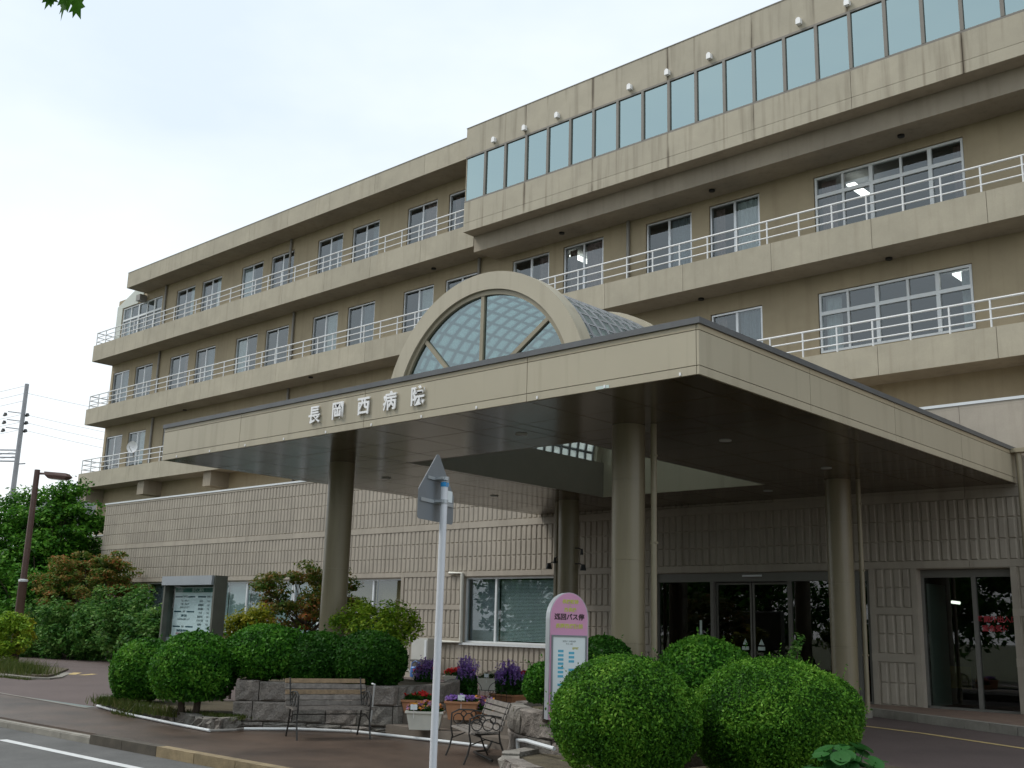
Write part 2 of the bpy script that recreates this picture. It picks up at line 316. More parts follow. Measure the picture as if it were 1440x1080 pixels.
def dome(name, label, c, rx, ry, rz, base, n, size, mt, group, cat='shrub', lumpy=.06, stems=1, seed=1, zmin=-.75):
    """clipped shrub: c centre (x,y,z); leaves over the skin, a dark leafy core and stems to the ground"""
    t = thing(name, label, cat, (c[0], c[1], base), 0, group); zc = c[2]-base
    d = rng.normal(0, 1, (n*2, 3)); d /= np.linalg.norm(d, axis=1, keepdims=True); d = d[d[:, 2] > zmin][:n]
    rad = 1+lumpy*lump(d, seed)+.018*lump(d*7, seed+50)-np.abs(rng.normal(0, .05, len(d)))+.03*(rng.random(len(d)) > .93)
    P = d*rad[:, None]*np.array([rx, ry, rz])+np.array([0, 0, zc]); Nn = d/np.array([rx, ry, rz]); Nn /= np.linalg.norm(Nn, axis=1, keepdims=True)
    ks = n//330; sd_ = d[:ks]; sp_ = []                                # stray shoots that stand out of the clipped skin
    for i_ in range(ks):
        l_ = rng.uniform(.03, .11); dv_ = sd_[i_]*np.array([1, 1, .6])+np.array([0, 0, .7])+rng.normal(0, .25, 3)
        for q_ in range(5): sp_.append(sd_[i_]*np.array([rx, ry, rz])*(1+lumpy*.0)+np.array([0, 0, zc])+dv_*l_*q_/4)
    sp_ = np.array(sp_); P = np.concatenate([P, sp_]); Nn = np.concatenate([Nn, rng.normal(0, 1, sp_.shape)])
    leaves('foliage', P, Nn, size, mt, t)
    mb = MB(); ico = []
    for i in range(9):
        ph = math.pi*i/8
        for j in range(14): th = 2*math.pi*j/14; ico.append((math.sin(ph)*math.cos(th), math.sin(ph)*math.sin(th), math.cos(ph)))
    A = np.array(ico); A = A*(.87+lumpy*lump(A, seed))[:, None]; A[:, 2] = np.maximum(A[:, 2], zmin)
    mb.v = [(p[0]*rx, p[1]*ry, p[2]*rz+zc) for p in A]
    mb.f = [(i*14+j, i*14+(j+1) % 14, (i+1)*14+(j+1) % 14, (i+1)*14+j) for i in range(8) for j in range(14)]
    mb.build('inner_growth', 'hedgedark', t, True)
    for k in range(stems):
        a = k*2.1+seed; q = (math.cos(a)*rx*.25, math.sin(a)*ry*.25) if stems > 1 else (0, 0)
        MB().tube([(q[0]*.8, q[1]*.8, -.05), (q[0], q[1], zc*.5), (q[0]*1.3, q[1]*1.3, zc)], .06, 7, r1=.035).build('stem', 'bark', t)
    return t
def crown(name, label, base, trunk_h, c, rx, ry, rz, ncl, per, size, mt, group=None, cat='tree', clr=.34, lean=(0, 0), seed=1, tr=.12, fill=.45, flat=.6):
    """tree or loose shrub: trunk, limbs, leaf clumps through the crown's volume"""
    t = thing(name, label, cat, base, 0, group); r = np.random.default_rng(seed)
    cl = r.normal(0, 1, (ncl, 3)); cl /= np.linalg.norm(cl, axis=1, keepdims=True)
    cl *= (r.uniform(fill, 1., ncl)**.6*(1+.22*lump(cl, seed)))[:, None]; cen = cl*np.array([rx, ry, rz])+np.array(c)
    P = []; Nn = []
    for q, u in zip(cen, cl):
        g = r.normal(0, 1, (per, 3)); g /= np.linalg.norm(g, axis=1, keepdims=True); k = clr*r.uniform(.6, 1.35)
        g2 = g*(r.uniform(.2, 1, per)**.5)[:, None]*np.array([k, k, k*flat]); P.append(q+g2); Nn.append(g*.5+np.array([0, 0, .9]))
    leaves('crown', np.concatenate(P), np.concatenate(Nn), size, mt, t, tilt=.55)
    mb = MB(); top = np.array(c)-np.array([0, 0, rz*.2])
    mb.tube([(0, 0, -.1), (lean[0]*.3, lean[1]*.3, trunk_h*.5), (c[0]*.6, c[1]*.6, trunk_h), tuple(top)], tr, 9, r1=tr*.4)
    for q in cen[r.permutation(ncl)[:max(8, ncl//4)]]:
        s = np.array([c[0]*.6, c[1]*.6, trunk_h])*(1-.0)+(top-np.array([c[0]*.6, c[1]*.6, trunk_h]))*r.uniform(0, .9); mid = (s+q)/2+np.array([0, 0, .06*rz])
        mb.tube([s, mid, q], tr*.35, 5, r1=tr*.08)
    mb.build('trunk', 'bark', t, True); return t
def text_mesh(body, size, ext, off, mt):
    cu = bpy.data.curves.new('lettering', 'FONT'); cu.body = body; cu.size = size; cu.extrude = ext; cu.offset = off; cu.resolution_u = 1
    cu.align_x = 'CENTER'; cu.align_y = 'CENTER'
    o = bpy.data.objects.new('lettering', cu); C.objects.link(o); bpy.context.view_layer.update()
    me = bpy.data.meshes.new_from_object(o.evaluated_get(bpy.context.evaluated_depsgraph_get()))
    bpy.data.objects.remove(o); bpy.data.curves.remove(cu); me.materials.clear(); me.materials.append(M[mt]); return me
FACE = (R(90), 0, 0)                                             # stands a text up so that it reads from -Y

# ================================================================== the ground
def sheet(name, pts, z, mt): return struct(MB().poly([(p[0], p[1], z) for p in pts]).build(name, mt))
sheet('ground', [(-1500, -1500), (1500, -1500), (1500, 1500), (-1500, 1500)], -.17, 'earth')
KY = 7.68
sheet('road', [(-300, .4), (300, .4), (300, KY+.02), (-300, KY+.02)], -.12, 'asphalt')
sheet('far_pavement', [(-300, -2.6), (300, -2.6), (300, .4), (-300, .4)], -.02, 'sidewalk')
pv = None; _pp = ([(-300, KY+.15), (300, KY+.15), (300, 10.0), (-14.3, 10.0), (-14.3, 11.9), (-9., 11.9), (-9., 10.), (-300, 10.0)][:3]+[(300, 11.9), (-14.6, 11.9), (-14.6, 9.98), (-300, 9.98)])
pv = struct(MB().prism(_pp, -.165, 0).build('pavement', 'sidewalk'))
# the driveway rises gently towards the building
dv = MB(); ys = [9.98, 11, 12, 13, 14, 15, 16, 24]; xs = [-120, -30, -14.6]
zz = lambda y: .15*max(0, min(1, (y-10)/5.5))+.001
for i in range(len(xs)-1):
    for j in range(len(ys)-1):
        dv.poly([(xs[i], ys[j], zz(ys[j])), (xs[i+1], ys[j], zz(ys[j])), (xs[i+1], ys[j+1], zz(ys[j+1])), (xs[i], ys[j+1], zz(ys[j+1]))])
for j in range(2, len(ys)-1):
    y0 = 11.9 if j == 2 else ys[j]
    if ys[j+1] <= 11.9: continue
    dv.poly([(-14.6, y0, zz(y0)), (40, y0, zz(y0)), (40, ys[j+1], zz(ys[j+1])), (-14.6, ys[j+1], zz(ys[j+1]))])
struct(dv.build('driveway', 'drive'))
# kerb between pavement and road: stones, dropped to the left of x=-15
kb = struct(MB().box(-300, 300, KY+.03, KY+.149, -.165, -.03).build('kerb', 'kerb'))
for i in range(40):
    x = -42+i*.9; low = x < -15.6; mt = 'kerb' if x < -15.4 else ('kerbdark' if x < -13.2 else 'kerbyellow')
    z1 = -.04 if x < -15.4 else .004
    MB().box(x+.006, x+.894, KY, KY+.152, -.166, z1).build('kerbstone', mt, kb)
# painted line, gutter, yellow marks
def strip(name, pts, wd, z, mt, parent=None):
    mb = MB(); P = [Vector((p[0], p[1], 0)) for p in pts]; Lf = []; Rt = []
    for i, p in enumerate(P):
        t = (P[min(i+1, len(P)-1)]-P[max(i-1, 0)]).normalized(); nn = Vector((-t.y, t.x, 0))*wd/2; zv = z(p) if callable(z) else z
        Lf.append((p+nn)[:2]+(zv,)); Rt.append((p-nn)[:2]+(zv,))
    for i in range(len(P)-1): mb.poly([Rt[i], Rt[i+1], Lf[i+1], Lf[i]])
    return mb.build(name, mt, parent)
rd = bpy.data.objects['road']
strip('edge_line', [(-16.1, 6.93), (60, 6.6)], .14, -.116, 'linewhite', rd)
strip('gutter_channel', [(-90, 10.6), (-24.3, 10.33), (-19.6, 9.93)], .30, .004, 'gutter', pv)
strip('gutter_edge', [(-90, 10.42), (-24.3, 10.15), (-19.3, 9.8)], .07, .008, 'kerb', pv)
dr = bpy.data.objects['driveway']
zd = lambda p: zz(p.y)+.005
strip('yellow_line', [(-14, 20.1), (-11, 19.3), (-8.68, 18.43), (-7.27, 17.87), (-5.4, 16.78), (-3, 15.1), (2, 11.5)], .13, zd, 'lineyellow', dr)
strip('yellow_line', [(-6.2, 13.0), (-5.0, 13.5), (-3.4, 14.2)], .13, zd, 'lineyellow', dr)
for a, b in (((48, 945), (68, 945)), ((100, 951), (109, 949)), ((114, 952), (133, 951))):
    p, q = PZ(*a, .07), PZ(*b, .07); strip('yellow_mark', [p[:2], q[:2]], .22, lambda p: zz(p.y)+.006, 'lineyellow', dr)
# raised paving at the doors with its kerb
edge = [(-16.2, 21.6), (-12.4, 21.7), (-11.2, 21.75), (-10.03, 21.35), (-8.26, 20.3), (-6.13, 19.09), (-3.6, 18.0), (0, 17.1), (9, 16.6)]
ep = struct(MB().prism([*edge, (9, 22.32), (-16.2, 22.32)], .05, .296).build('entrance_paving', 'paving'))
for i in range(len(edge)-1):
    a, b = Vector(edge[i]), Vector(edge[i+1]); n = max(1, round((b-a).length/.62)); t = (b-a).normalized(); nn = Vector((t.y, -t.x))
    for k in range(n):
        p = a+(b-a)*(k/n)+t*.005; q = a+(b-a)*((k+1)/n)-t*.005
        MB().prism([tuple(p+nn*.13), tuple(q+nn*.13), tuple(q-nn*.02), tuple(p-nn*.02)], .04, .301).build('kerbstone', 'kerb', ep)
# terrace with two steps between the planters
tr = struct(MB().prism([(-13.3, 11.66), (-9.6, 11.66), (-9.6, 15.2), (-15., 15.2), (-15., 13.)], .02, .30).build('terrace', 'stepstone'))
MB().box(-12.85, -10.0, 11.28, 11.64, -.02, .15).build('step', 'stepstone', tr)

# ================================================================== hospital
H = thing('hospital_building', 'four-storey beige concrete hospital with white-railed balconies and a glazed top strip', 'building', (-24, 26, 0))
def part(mb, name, mt, parent=None, smooth=False):
    o = mb.build(name, mt, parent or H, smooth); o.matrix_parent_inverse = Matrix.Translation((24, -26, 0)) if (parent is None or parent is H) else Matrix(); return o
def hp(name, me, parent=None, loc=None, rot=None):               # like part, for shared mesh data
    o = ob(name, me, parent or H, loc, rot)
    if parent is None or parent is H: o.matrix_parent_inverse = Matrix.Translation((24, -26, 0))
    return o
XL, XR, YB, YU, YW, BACK = -53.05, 9., 25.0, 26.13, 22.3, 42.
FL = {2: (8.44, 10.77), 3: (11.79, 14.18), 4: (15.19, 17.60)}
wins = []                                                        # floor, x0, x1, z0, z1, kind
for fl, (z0, z1) in FL.items():
    for k in range(11):
        for x in (-51.97, -49.65):
            xc = x+5.7*k
            if fl == 4 and (k == 0 or xc > -25): continue
            if k == 7 or xc > 7.5: continue
            wins.append((fl, xc-.83, xc+.83, z0+.06, z1, 's'))
wins += [(2, -12.88, -8.80, 9.10, 10.76, 'b'), (3, -12.88, -8.80, 12.50, 14.16, 'b'), (4, -52.5, -48.52, 15.45, 17.68, 'b')]
mb = MB(); wall_open(mb, XL, XR, 5.2, 18.2, YU, [(a-.02, b+.02, c-.02, d+.02) for _, a, b, c, d, _ in wins], .16)
mb.poly([(XL, YU, 5.2), (XL, YU, 17.7), (XL, BACK, 17.7), (XL, BACK, 5.2)]); mb.poly([(XR, YU, 5.2), (XR, BACK, 5.2), (XR, BACK, 18.2), (XR, YU, 18.2)])
mb.poly([(XL, BACK, 0), (XL, BACK, 18.2), (XR, BACK, 18.2), (XR, BACK, 0)])
part(mb, 'wall', 'wallpaint')
# rooms behind the panes
rm = MB()
for fl, (z0, z1) in FL.items():
    zt = z1+.35; rm.box(XL+.2, XR-.2, YU+.17, YU+4.6, z0-.1, zt)
ro = part(rm, 'interior_wall', 'room')
for p in ro.data.polygons: p.flip()
# remove the front faces of the rooms so that the windows look in
import bmesh
bm = bmesh.new(); bm.from_mesh(ro.data); bmesh.ops.delete(bm, geom=[f for f in bm.faces if abs(f.normal.y) > .9 and f.calc_center_median().y < YU+1], context='FACES'); bm.to_mesh(ro.data); bm.free()
# windows
def ring(mb, x0, x1, z0, z1, t, y0, y1):
    mb.box(x0, x0+t, y0, y1, z0, z1); mb.box(x1-t, x1, y0, y1, z0, z1); mb.box(x0+t, x1-t, y0, y1, z0, z0+t); mb.box(x0+t, x1-t, y0, y1, z1-t, z1)
def curtain(wd, ht, seed):
    mb = MB(); n = 26; r = random.Random(seed); ph = r.uniform(0, 6)
    for i in range(n+1):
        x = wd*i/n; y = .03*math.sin(i*1.9+ph)+.012*math.sin(i*.7); mb.v += [(x, y, 0), (x, y*.8, ht)]
    mb.f = [(2*i, 2*i+2, 2*i+3, 2*i+1) for i in range(n)]; return mb
wcache = {}
def small_window(x0, z0, ht, i, wood):
    key = round(ht, 2)
    if key not in wcache:
        a = MB(); ring(a, 0, 1.66, 0, ht, .05, 0, .09); a.box(.05, .82, .05, .08, .05, .09); a.box(.79, .87, .02, .07, .05, ht-.05); a.box(.87, 1.61, .015, .045, .05, .09)
        p = MB().box(.05, .80, .058, .066, .06, ht-.05); q = MB().box(.86, 1.61, .026, .034, .06, ht-.05)
        wcache[key] = (a.mesh('window', 'alu'), p.mesh('pane', 'windowglass'), q.mesh('pane', 'windowglass'))
    wf, p, q = wcache[key]; o = hp('window', wf, None, (x0, YU+.04, z0)); ob('pane', p, o); ob('pane', q, o)
    r = random.Random(i*13+5); side = r.random()
    if side < .85:
        wd = r.choice((.5, .75, .75, .75)); x = .05 if r.random() < .2 else 1.61-wd
        c = curtain(wd, ht-.16, i).mesh('curtain', r.choice(('curtainwhite', 'curtainwhite', 'curtainwhite', 'curtaingrey', 'curtainpink')), True); ob('curtain', c, o, (x, .14, .1))
    if r.random() < .4:
        c = curtain(.3, ht-.16, i+99).mesh('curtain', 'curtainpink', True); ob('curtain', c, o, (.06, .24, .1))
for i, (fl, x0, x1, z0, z1, kd) in enumerate(wins):
    if kd == 's': small_window(x0, z0, z1-z0, i, 0)
    else:
        a = MB(); W = x1-x0; ht = z1-z0; tz = ht*(.66 if fl < 4 else .70)
        ring(a, 0, W, 0, ht, .06, 0, .1); a.box(.06, W-.06, .0, .09, tz-.05, tz+.05)
        xs_ = [0, .82, 1.63, 2.45, 3.22, W]
        for k, x in enumerate(xs_[1:-1]):
            t = .05 if k in (1, 3) else .03; a.box(x-t, x+t, -.004 if k in (1, 3) else .01, .085, .06, tz-.05); a.box(x-t, x+t, -.004 if k in (1, 3) else .01, .085, tz+.05, ht-.06)
        o = hp('window', a.mesh('window', 'alulight'), None, (x0, YU+.03, z0))
        for k in range(5):
            xa, xb = xs_[k]+.055, xs_[k+1]-.03
            MB().box(xa, xb, .05, .06, .06, tz-.05).build('pane', 'windowglass', o); MB().box(xa, xb, .05, .06, tz+.05, ht-.06).build('pane', 'windowglass', o)
        for x, wd in ((.08, .45), (W-.35, .25)): ob('curtain', curtain(wd, ht-.12, i).mesh('curtain', 'curtainpink' if fl == 3 else 'curtainwhite', True), o, (x, .26, .06))
# fluorescent tubes in the rooms that show them
for px, py, Y, fl in ((1207, 266, 27.6, 3), (1193, 258, 28.4, 3), (1356, 391, 27.2, 2), (817, 364, 27.8, 3)):
    p = PY(px, py, Y); part(MB().box(p[0]-.12, p[0]+.12, Y-.5, Y+.5, p[2]-.03, p[2]+.02), 'ceiling_tube', 'tube')
# balconies: slab, parapet panels, railing with posts
def panels(x0, x1, step=2.85, ref=-13.66):
    k = math.floor((x0-ref)/step); xs = [x0]+[ref+step*j for j in range(k, k+40) if x0+.2 < ref+step*j < x1-.2]+[x1]; return list(zip(xs[:-1], xs[1:]))
pcache = {}
def panel(parent, x0, x1, y, z0, z1, th, mt, name='panel'):
    key = (round(x1-x0, 2), round(z1-z0, 2), th, mt)
    if key not in pcache: pcache[key] = MB().box(.006, x1-x0-.006, 0, th, 0, z1-z0).mesh(name, mt)
    return ob(name, pcache[key], parent, (x0, y, z0))
def balcony(x0, x1, zt, zb):
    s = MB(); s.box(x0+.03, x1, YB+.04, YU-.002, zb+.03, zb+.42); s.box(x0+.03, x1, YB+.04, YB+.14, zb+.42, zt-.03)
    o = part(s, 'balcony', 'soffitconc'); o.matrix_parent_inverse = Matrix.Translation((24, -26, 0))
    for a, b in panels(x0, x1): panel(o, a, b, YB, zb, zt, .036, 'concrete', 'parapet_panel')
    MB().box(x0-.0, x0+.029, YB+.037, YU-.01, zb, zt).build('end_panel', 'concrete', o)
    for a, b in panels(x0, x1): MB().box(a+.006, b-.006, YB+.037, YB+.16, zt-.029, zt).build('coping', 'concrete', o)
    r = MB(); yr = YB+.1
    for h in (.22, .46, .70):
        t = .022 if h < .6 else .028; r.tube([(x1, yr, zt+h), (x0+.08, yr, zt+h), (x0+.08, YU-.05, zt+h)], t, 7)
    ra = part(r, 'railing', 'whitepaint', None, True)
    if 'post' not in pcache: pcache['post'] = MB().tube([(0, 0, -.02), (0, 0, .70)], .024, 7).mesh('post', 'whitepaint', True)
    n = int((x1-x0)/.955)
    for i in range(n+1):
        x = -7.54-.955*i if False else x0+.08+.955*i
        if x < x1: ob('post', pcache['post'], ra, (x, yr, zt))
    ob('post', pcache['post'], ra, (x0+.08, YU-.1, zt))
balcony(XL, XR, 8.74, 7.98); balcony(XL, XR, 12.09, 11.28); balcony(XL, -25.16, 15.49, 14.64)
# roof slab over the left wing
ro = part(MB().box(-50.13, -25.0, YB+.04, BACK, 18.12, 18.84), 'roof', 'soffitconc')
for a, b in panels(-50.16, -25.1): panel(ro, a, b, YB, 18.09, 18.89, .036, 'concrete', 'fascia_panel')
MB().box(-50.16, -50.131, YB+.037, BACK, 18.09, 18.89).build('end_panel', 'concrete', ro); MB().box(-50.16, -25.1, YB-.015, YB+.3, 18.892, 18.915).build('coping', 'greypipe', ro)
# sloping end gable beside the roof slab
part(MB().prismY([(XL-.06, 17.72), (-51., 17.72), (-50.2, 18.3), (-51.4, 18.5), (XL-.06, 17.86)], YU-.03, YU+6), 'end_gable', 'palepaint')
part(MB().box(XL-.06, -52.56, YU-.028, YU-.003, 15.2, 17.718), 'end_jamb', 'palepaint')
p = PY(197, 419, YU-.3); part(MB().box(p[0]-.2, p[0]+.2, YU-.42, YU-.03, p[2]-.16, p[2]+.16), 'vent_box', 'greypipe')
# top-floor glazed gallery that oversails
YG, GX = 24.46, -25.15
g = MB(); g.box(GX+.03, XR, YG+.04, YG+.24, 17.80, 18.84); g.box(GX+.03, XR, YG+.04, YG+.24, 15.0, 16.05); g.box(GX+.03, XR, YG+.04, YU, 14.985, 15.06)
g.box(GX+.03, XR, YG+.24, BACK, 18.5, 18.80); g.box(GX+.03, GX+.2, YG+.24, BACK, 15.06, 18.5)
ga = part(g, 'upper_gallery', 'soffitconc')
MB().box(GX, GX+.03, YG+.037, YB+3, 14.98, 18.87).build('end_panel', 'band', ga)
for a, b in panels(GX, XR, 2.85, -22.33):
    panel(ga, a, b, YG, 17.79, 18.87, .036, 'band', 'panel'); panel(ga, a, b, YG, 15.305, 16.06, .036, 'band', 'panel'); panel(ga, a, b, YG, 14.98, 15.295, .036, 'band', 'panel')
MB().box(GX-.01, XR, YG-.015, YG+.3, 18.872, 18.895).build('coping', 'greypipe', ga)
i = 0; x = GX
fr = MB().box(GX, XR, YG+.0, YG+.1, 16.062, 16.12).box(GX, XR, YG+.0, YG+.1, 17.73, 17.788); fr.build('window_frame', 'bronze', ga)
mu = MB().box(-.045, .045, -.006, .1, 16.122, 17.728).mesh('mullion', 'bronze'); pn = MB().box(.05, .90, .045, .055, 16.125, 17.725).mesh('pane', 'stripglass')
while x < XR-.9:
    if i: ob('mullion', mu, ga, (x, YG, 0))
    ob('pane', pn, ga, (x, YG, 0)); x += .95; i += 1
gr = MB().box(GX+.2, XR, YG+.25, YG+4.5, 16.0, 18.35).build('gallery_room', 'room', ga)
bm = bmesh.new(); bm.from_mesh(gr.data); bmesh.ops.reverse_faces(bm, faces=bm.faces[:]); bmesh.ops.delete(bm, geom=[f for f in bm.faces if abs(f.normal.y) > .9 and f.calc_center_median().y < YG+1], context='FACES'); bm.to_mesh(gr.data); bm.free()
for a, b in (((1307, 32), (1324, 49)), ((1161, 84), (1179, 98))):
    p = PZ(*a, 18.2); q = PZ(*b, 18.2); MB().tube([p, q], .035, 8).build('ceiling_tube', 'tubesoft', ga)
vh = MB(); vh.box(-.07, .07, -.12, 0, -.10, .02); vh.tube([(0, -.12, .02), (0, 0, .02)], .07, 12)
vm = vh.mesh('vent_hood', 'white', True)
for px, py in ((696, 200), (739, 183), (785, 165), (887, 127), (940, 105), (999, 84), (1125, 37), (1193, 12)):
    p = PY(px, py, YG); hp('vent_hood', vm, None, (p[0], YG-.002, 18.02))
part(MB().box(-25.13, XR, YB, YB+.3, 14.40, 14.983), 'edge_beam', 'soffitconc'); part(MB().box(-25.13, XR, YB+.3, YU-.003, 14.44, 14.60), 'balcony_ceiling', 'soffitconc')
dl = MB().lathe([(.09, -.05), (.09, 0.002)], 14).mesh('soffit_lamp', 'black', True)
for px, py, z in ((790, 327, 14.44), (1001, 267, 14.44), (1267, 190, 14.44)): q = PZ(px, py, z); hp('soffit_lamp', dl, None, (q[0], q[1], z-.002))
for px, py in ((437, 530), (610, 377), (686, 395), (989, 421), (1252, 364), (1325, 541), (345, 667), (260, 576)):
    for z in (14.64+.03, 11.28+.03, 7.98+.03):
        q = PZ(px, py, z)
        if YB+.15 < q[1] < YU+.4: hp('soffit_lamp', dl, None, (q[0], min(q[1], YU-.15), z-.002)); break
# downpipes and brackets
for x, z0, z1 in ((-48.1, 15.49, 18.1), (-37.6, 15.49, 18.1), (-48.1, 12.1, 14.66), (-37.0, 12.1, 14.66), (-48.1, 8.74, 11.3), (-37., 8.74, 11.3), (-19.26, 12.1, 14.43), (-25.9, 12.1, 14.66), (-36.2, 7., 7.98), (-30.6, 7, 7.98)):
    part(MB().tube([(x, YU-.07, z0-.3), (x, YU-.07, z1)], .055, 10), 'downpipe', 'greypipe', None, True)
for k in range(12):
    x = -52.7+5.7*k; part(MB().box(x-.3, x+.3, YB+.2, YU-.002, 7.35, 8.008), 'bracket', 'soffitconc')

# ---- ground-floor block: ribbed panels, plain bands, windows, doors
BX0 = -44.42
ops = [(-41.7, -25.05, 1.22, 3.05), (-22.31, -18.90, 1.22, 3.05), (-15.66, -10.10, .28, 3.06), (-9.05, -7.20, .28, 3.06)]
mb = MB(); wall_open(mb, BX0, XR, 0, 6.40, YW+.036, ops, .3)
mb.poly([(BX0, YW+.05, 0), (BX0, YW+.05, 6.4), (BX0, YU-.01, 6.4), (BX0, YU-.01, 0)]); mb.box(BX0+.01, XR, YW+.3, YU, 5.7, 5.8)
gf = part(mb, 'ground_floor_wall', 'rib')
gfi = Matrix.Translation((0, 0, 0))
part(MB().box(BX0-.03, XR, YW-.02, YW+.35, 6.402, 6.46), 'wall_coping', 'alulight')
part(MB().box(BX0-.03, BX0+.25, YW+.351, YU, 6.402, 6.46), 'wall_coping', 'alulight')
part(MB().box(-53, BX0-.005, 24.4, 24.6, 0, 5.4), 'side_wall', 'rib'); part(MB().box(-53, BX0-.005, 24.38, 24.65, 5.401, 5.45), 'wall_coping', 'alulight')
bands = [(6.33, 6.40), (4.46, 4.64), (3.08, 3.22), (2.13, 2.27), (1.17, 1.33)]
courses = [(.30, .74), (.74, 1.17), (1.33, 1.73), (1.73, 2.13), (2.27, 2.68), (2.68, 3.08), (3.22, 3.63), (3.63, 4.05), (4.05, 4.46), (4.64, 5.07), (5.07, 5.49), (5.49, 5.91), (5.91, 6.33)]
def segs(z0, z1, x0=BX0, x1=XR, mg=0.):
    s = [(x0, x1)]
    for a, b, c, d in ops:
        if c < z1-.05 and d > z0+.05: s = [q for p in s for q in ((p[0], min(p[1], a-mg)), (max(p[0], b+mg), p[1])) if q[1]-q[0] > .02]
    return s
for z0, z1 in bands:
    for a, b in segs(z0, z1):
        for c, d in panels(a, b): ob('plain_band', MB().box(c+.004, d-.004, YW, YW+.049, z0, z1).mesh('plain_band', 'rib'), gf)
rcache = {}
def rib_panel(x0, x1, z0, z1):
    n = max(1, round((x1-x0-.02)/.19)); pt = round((x1-x0-.01)/n, 4); hh = round(z1-z0, 2); key = (n, hh, pt)
    if key not in rcache:
        m_ = MB(); h = hh-.016
        for i in range(n):
            x = i*pt+(pt-.16)/2; b = len(m_.v)
            m_.v += [(x, .037, 0), (x+.16, .037, 0), (x+.16, .037, h), (x, .037, h), (x+.03, .010, .015), (x+.13, .010, .015), (x+.13, .010, h-.012), (x+.03, .010, h-.012)]
            m_.f += [tuple(b+k for k in q) for q in ((4, 5, 6, 7), (0, 1, 5, 4), (1, 2, 6, 5), (2, 3, 7, 6), (3, 0, 4, 7))]
        rcache[key] = m_.mesh('rib_panel', 'rib')
    off = .005; ob('rib_panel', rcache[key], gf, (x0+off, YW, z0+.011))
for c, d in panels(-12.3, XR): ob('plain_panel', MB().box(c+.004, d-.004, YW, YW+.049, 4.645, 6.328).mesh('plain_panel', 'rib'), gf)
for z0, z1 in courses:
    for a, b in segs(z0, z1, BX0, -12.3 if z0 > 4.6 else XR, mg=.14):
        for c, d in panels(a, b): rib_panel(c, d, z0, z1)
# frames round the openings, flush with the bands
for a, b, c, d in ops:
    for x in (a-.13, b+.01): ob('jamb', MB().box(x, x+.12, YW+.002, YW+.049, .3 if c > .5 else .3, 3.078).mesh('jamb', 'rib'), gf)
# ground-floor rooms
gr = part(MB().box(BX0+.3, XR-.1, YW+.36, YW+7, .2, 3.3), 'ground_floor_room', 'darkroom')
bm = bmesh.new(); bm.from_mesh(gr.data); bmesh.ops.reverse_faces(bm, faces=bm.faces[:]); bmesh.ops.delete(bm, geom=[f for f in bm.faces if abs(f.normal.y) > .9 and f.calc_center_median().y < YW+1], context='FACES'); bm.to_mesh(gr.data); bm.free()
def strip_window(x0, x1, xs_, z0, z1, backs):
    a = MB(); ring(a, 0, x1-x0, 0, z1-z0, .05, 0, .1)
    for x in xs_: a.box(x-x0-.035, x-x0+.035, .005, .09, .05, z1-z0-.05)
    o = hp('window', a.mesh('window', 'alulight'), None, (x0, YW+.10, z0)); e = [x0, *xs_, x1]
    MB().box(-.08, x1-x0+.08, -.15, .0, -.07, -.005).build('sill', 'alulight', o)
    for i in range(len(e)-1):
        MB().box(e[i]-x0+.045, e[i+1]-x0-.045, .05, .06, .05, z1-z0-.05).build('pane', 'windowglass', o)
        if backs[i % len(backs)]:
            kind = backs[i % len(backs)]
            if kind == 'slats':
                s = MB()
                for k in range(44): z = .08+k*(z1-z0-.16)/44; s.box(e[i]-x0+.06, e[i+1]-x0-.06, .17, .195, z, z+.028)
                s.build('blind', 'blind', o)
            else: MB().box(e[i]-x0+.03, e[i+1]-x0-.03, .2, .21, .04, z1-z0-.04).build('blind', kind, o)
strip_window(-41.7, -36.2, [-40.3, -38.95, -37.55], 1.22, 3.05, [None, 'curtaingrey', None, 'curtaingrey'])
strip_window(-36.15, -30.65, [-34.8, -33.4, -32.05], 1.22, 3.05, ['blind', 'blind', 'paleroom', 'blind'])
strip_window(-30.6, -25.05, [-29.2, -27.85, -26.45], 1.22, 3.05, ['blind', 'ochre', 'ochre', 'ochre'])
strip_window(-22.31, -18.90, [-21.13], 1.22, 3.05, ['curtaingrey', 'slats'])
# main entrance: header, fixed panes, sliding door leaves
d = MB(); x0, x1 = -15.66, -10.10
d.box(x0, x1, YW+.10, YW+.22, 2.85, 3.055)
for x in (x0+.04, -14.05, -12.02, -10.40, x1-.04): d.box(x-.045, x+.045, YW+.098, YW+.2, .30, 2.848)
d.box(x0, x1, YW+.1, YW+.2, .285, .33)
en = part(d, 'entrance_screen', 'header')
for a, b, y in ((x0+.09, -14.1, .14), (-11.97, -10.45, .14), (-10.35, x1-.09, .14)): MB().box(a, b, YW+y, YW+y+.01, .335, 2.847).build('pane', 'doorglass', en)
for a, b in ((-14.0, -13.05), (-13.02, -12.07)):
    f_ = MB(); ring(f_, a, b, .34, 2.83, .045, YW+.21, YW+.25); f_ = f_.build('door_leaf', 'header', en); MB().box(a+.05, b-.05, YW+.225, YW+.232, .4, 2.78).build('pane', 'doorglass', f_)
    c = (a+b)/2+(.28 if a < -13.5 else -.28); MB().prismY([(c-.07, 1.42), (c+.07, 1.42), (c, 1.56)], YW+.2235, YW+.2242).build('door_sticker', 'inkpale', f_); MB().box(c-.09, c+.09, YW+.2235, YW+.2242, 1.30, 1.38).build('door_sticker', 'inkpale', f_)
MB().box(-13.2, -12.7, YW+.06, YW+.098, 2.96, 3.0).build('door_sensor', 'alulight', en)
MB().box(-14.42, -14.36, YW+.132, YW+.138, 1.45, 1.95).build('door_sticker', 'inkpale', en)
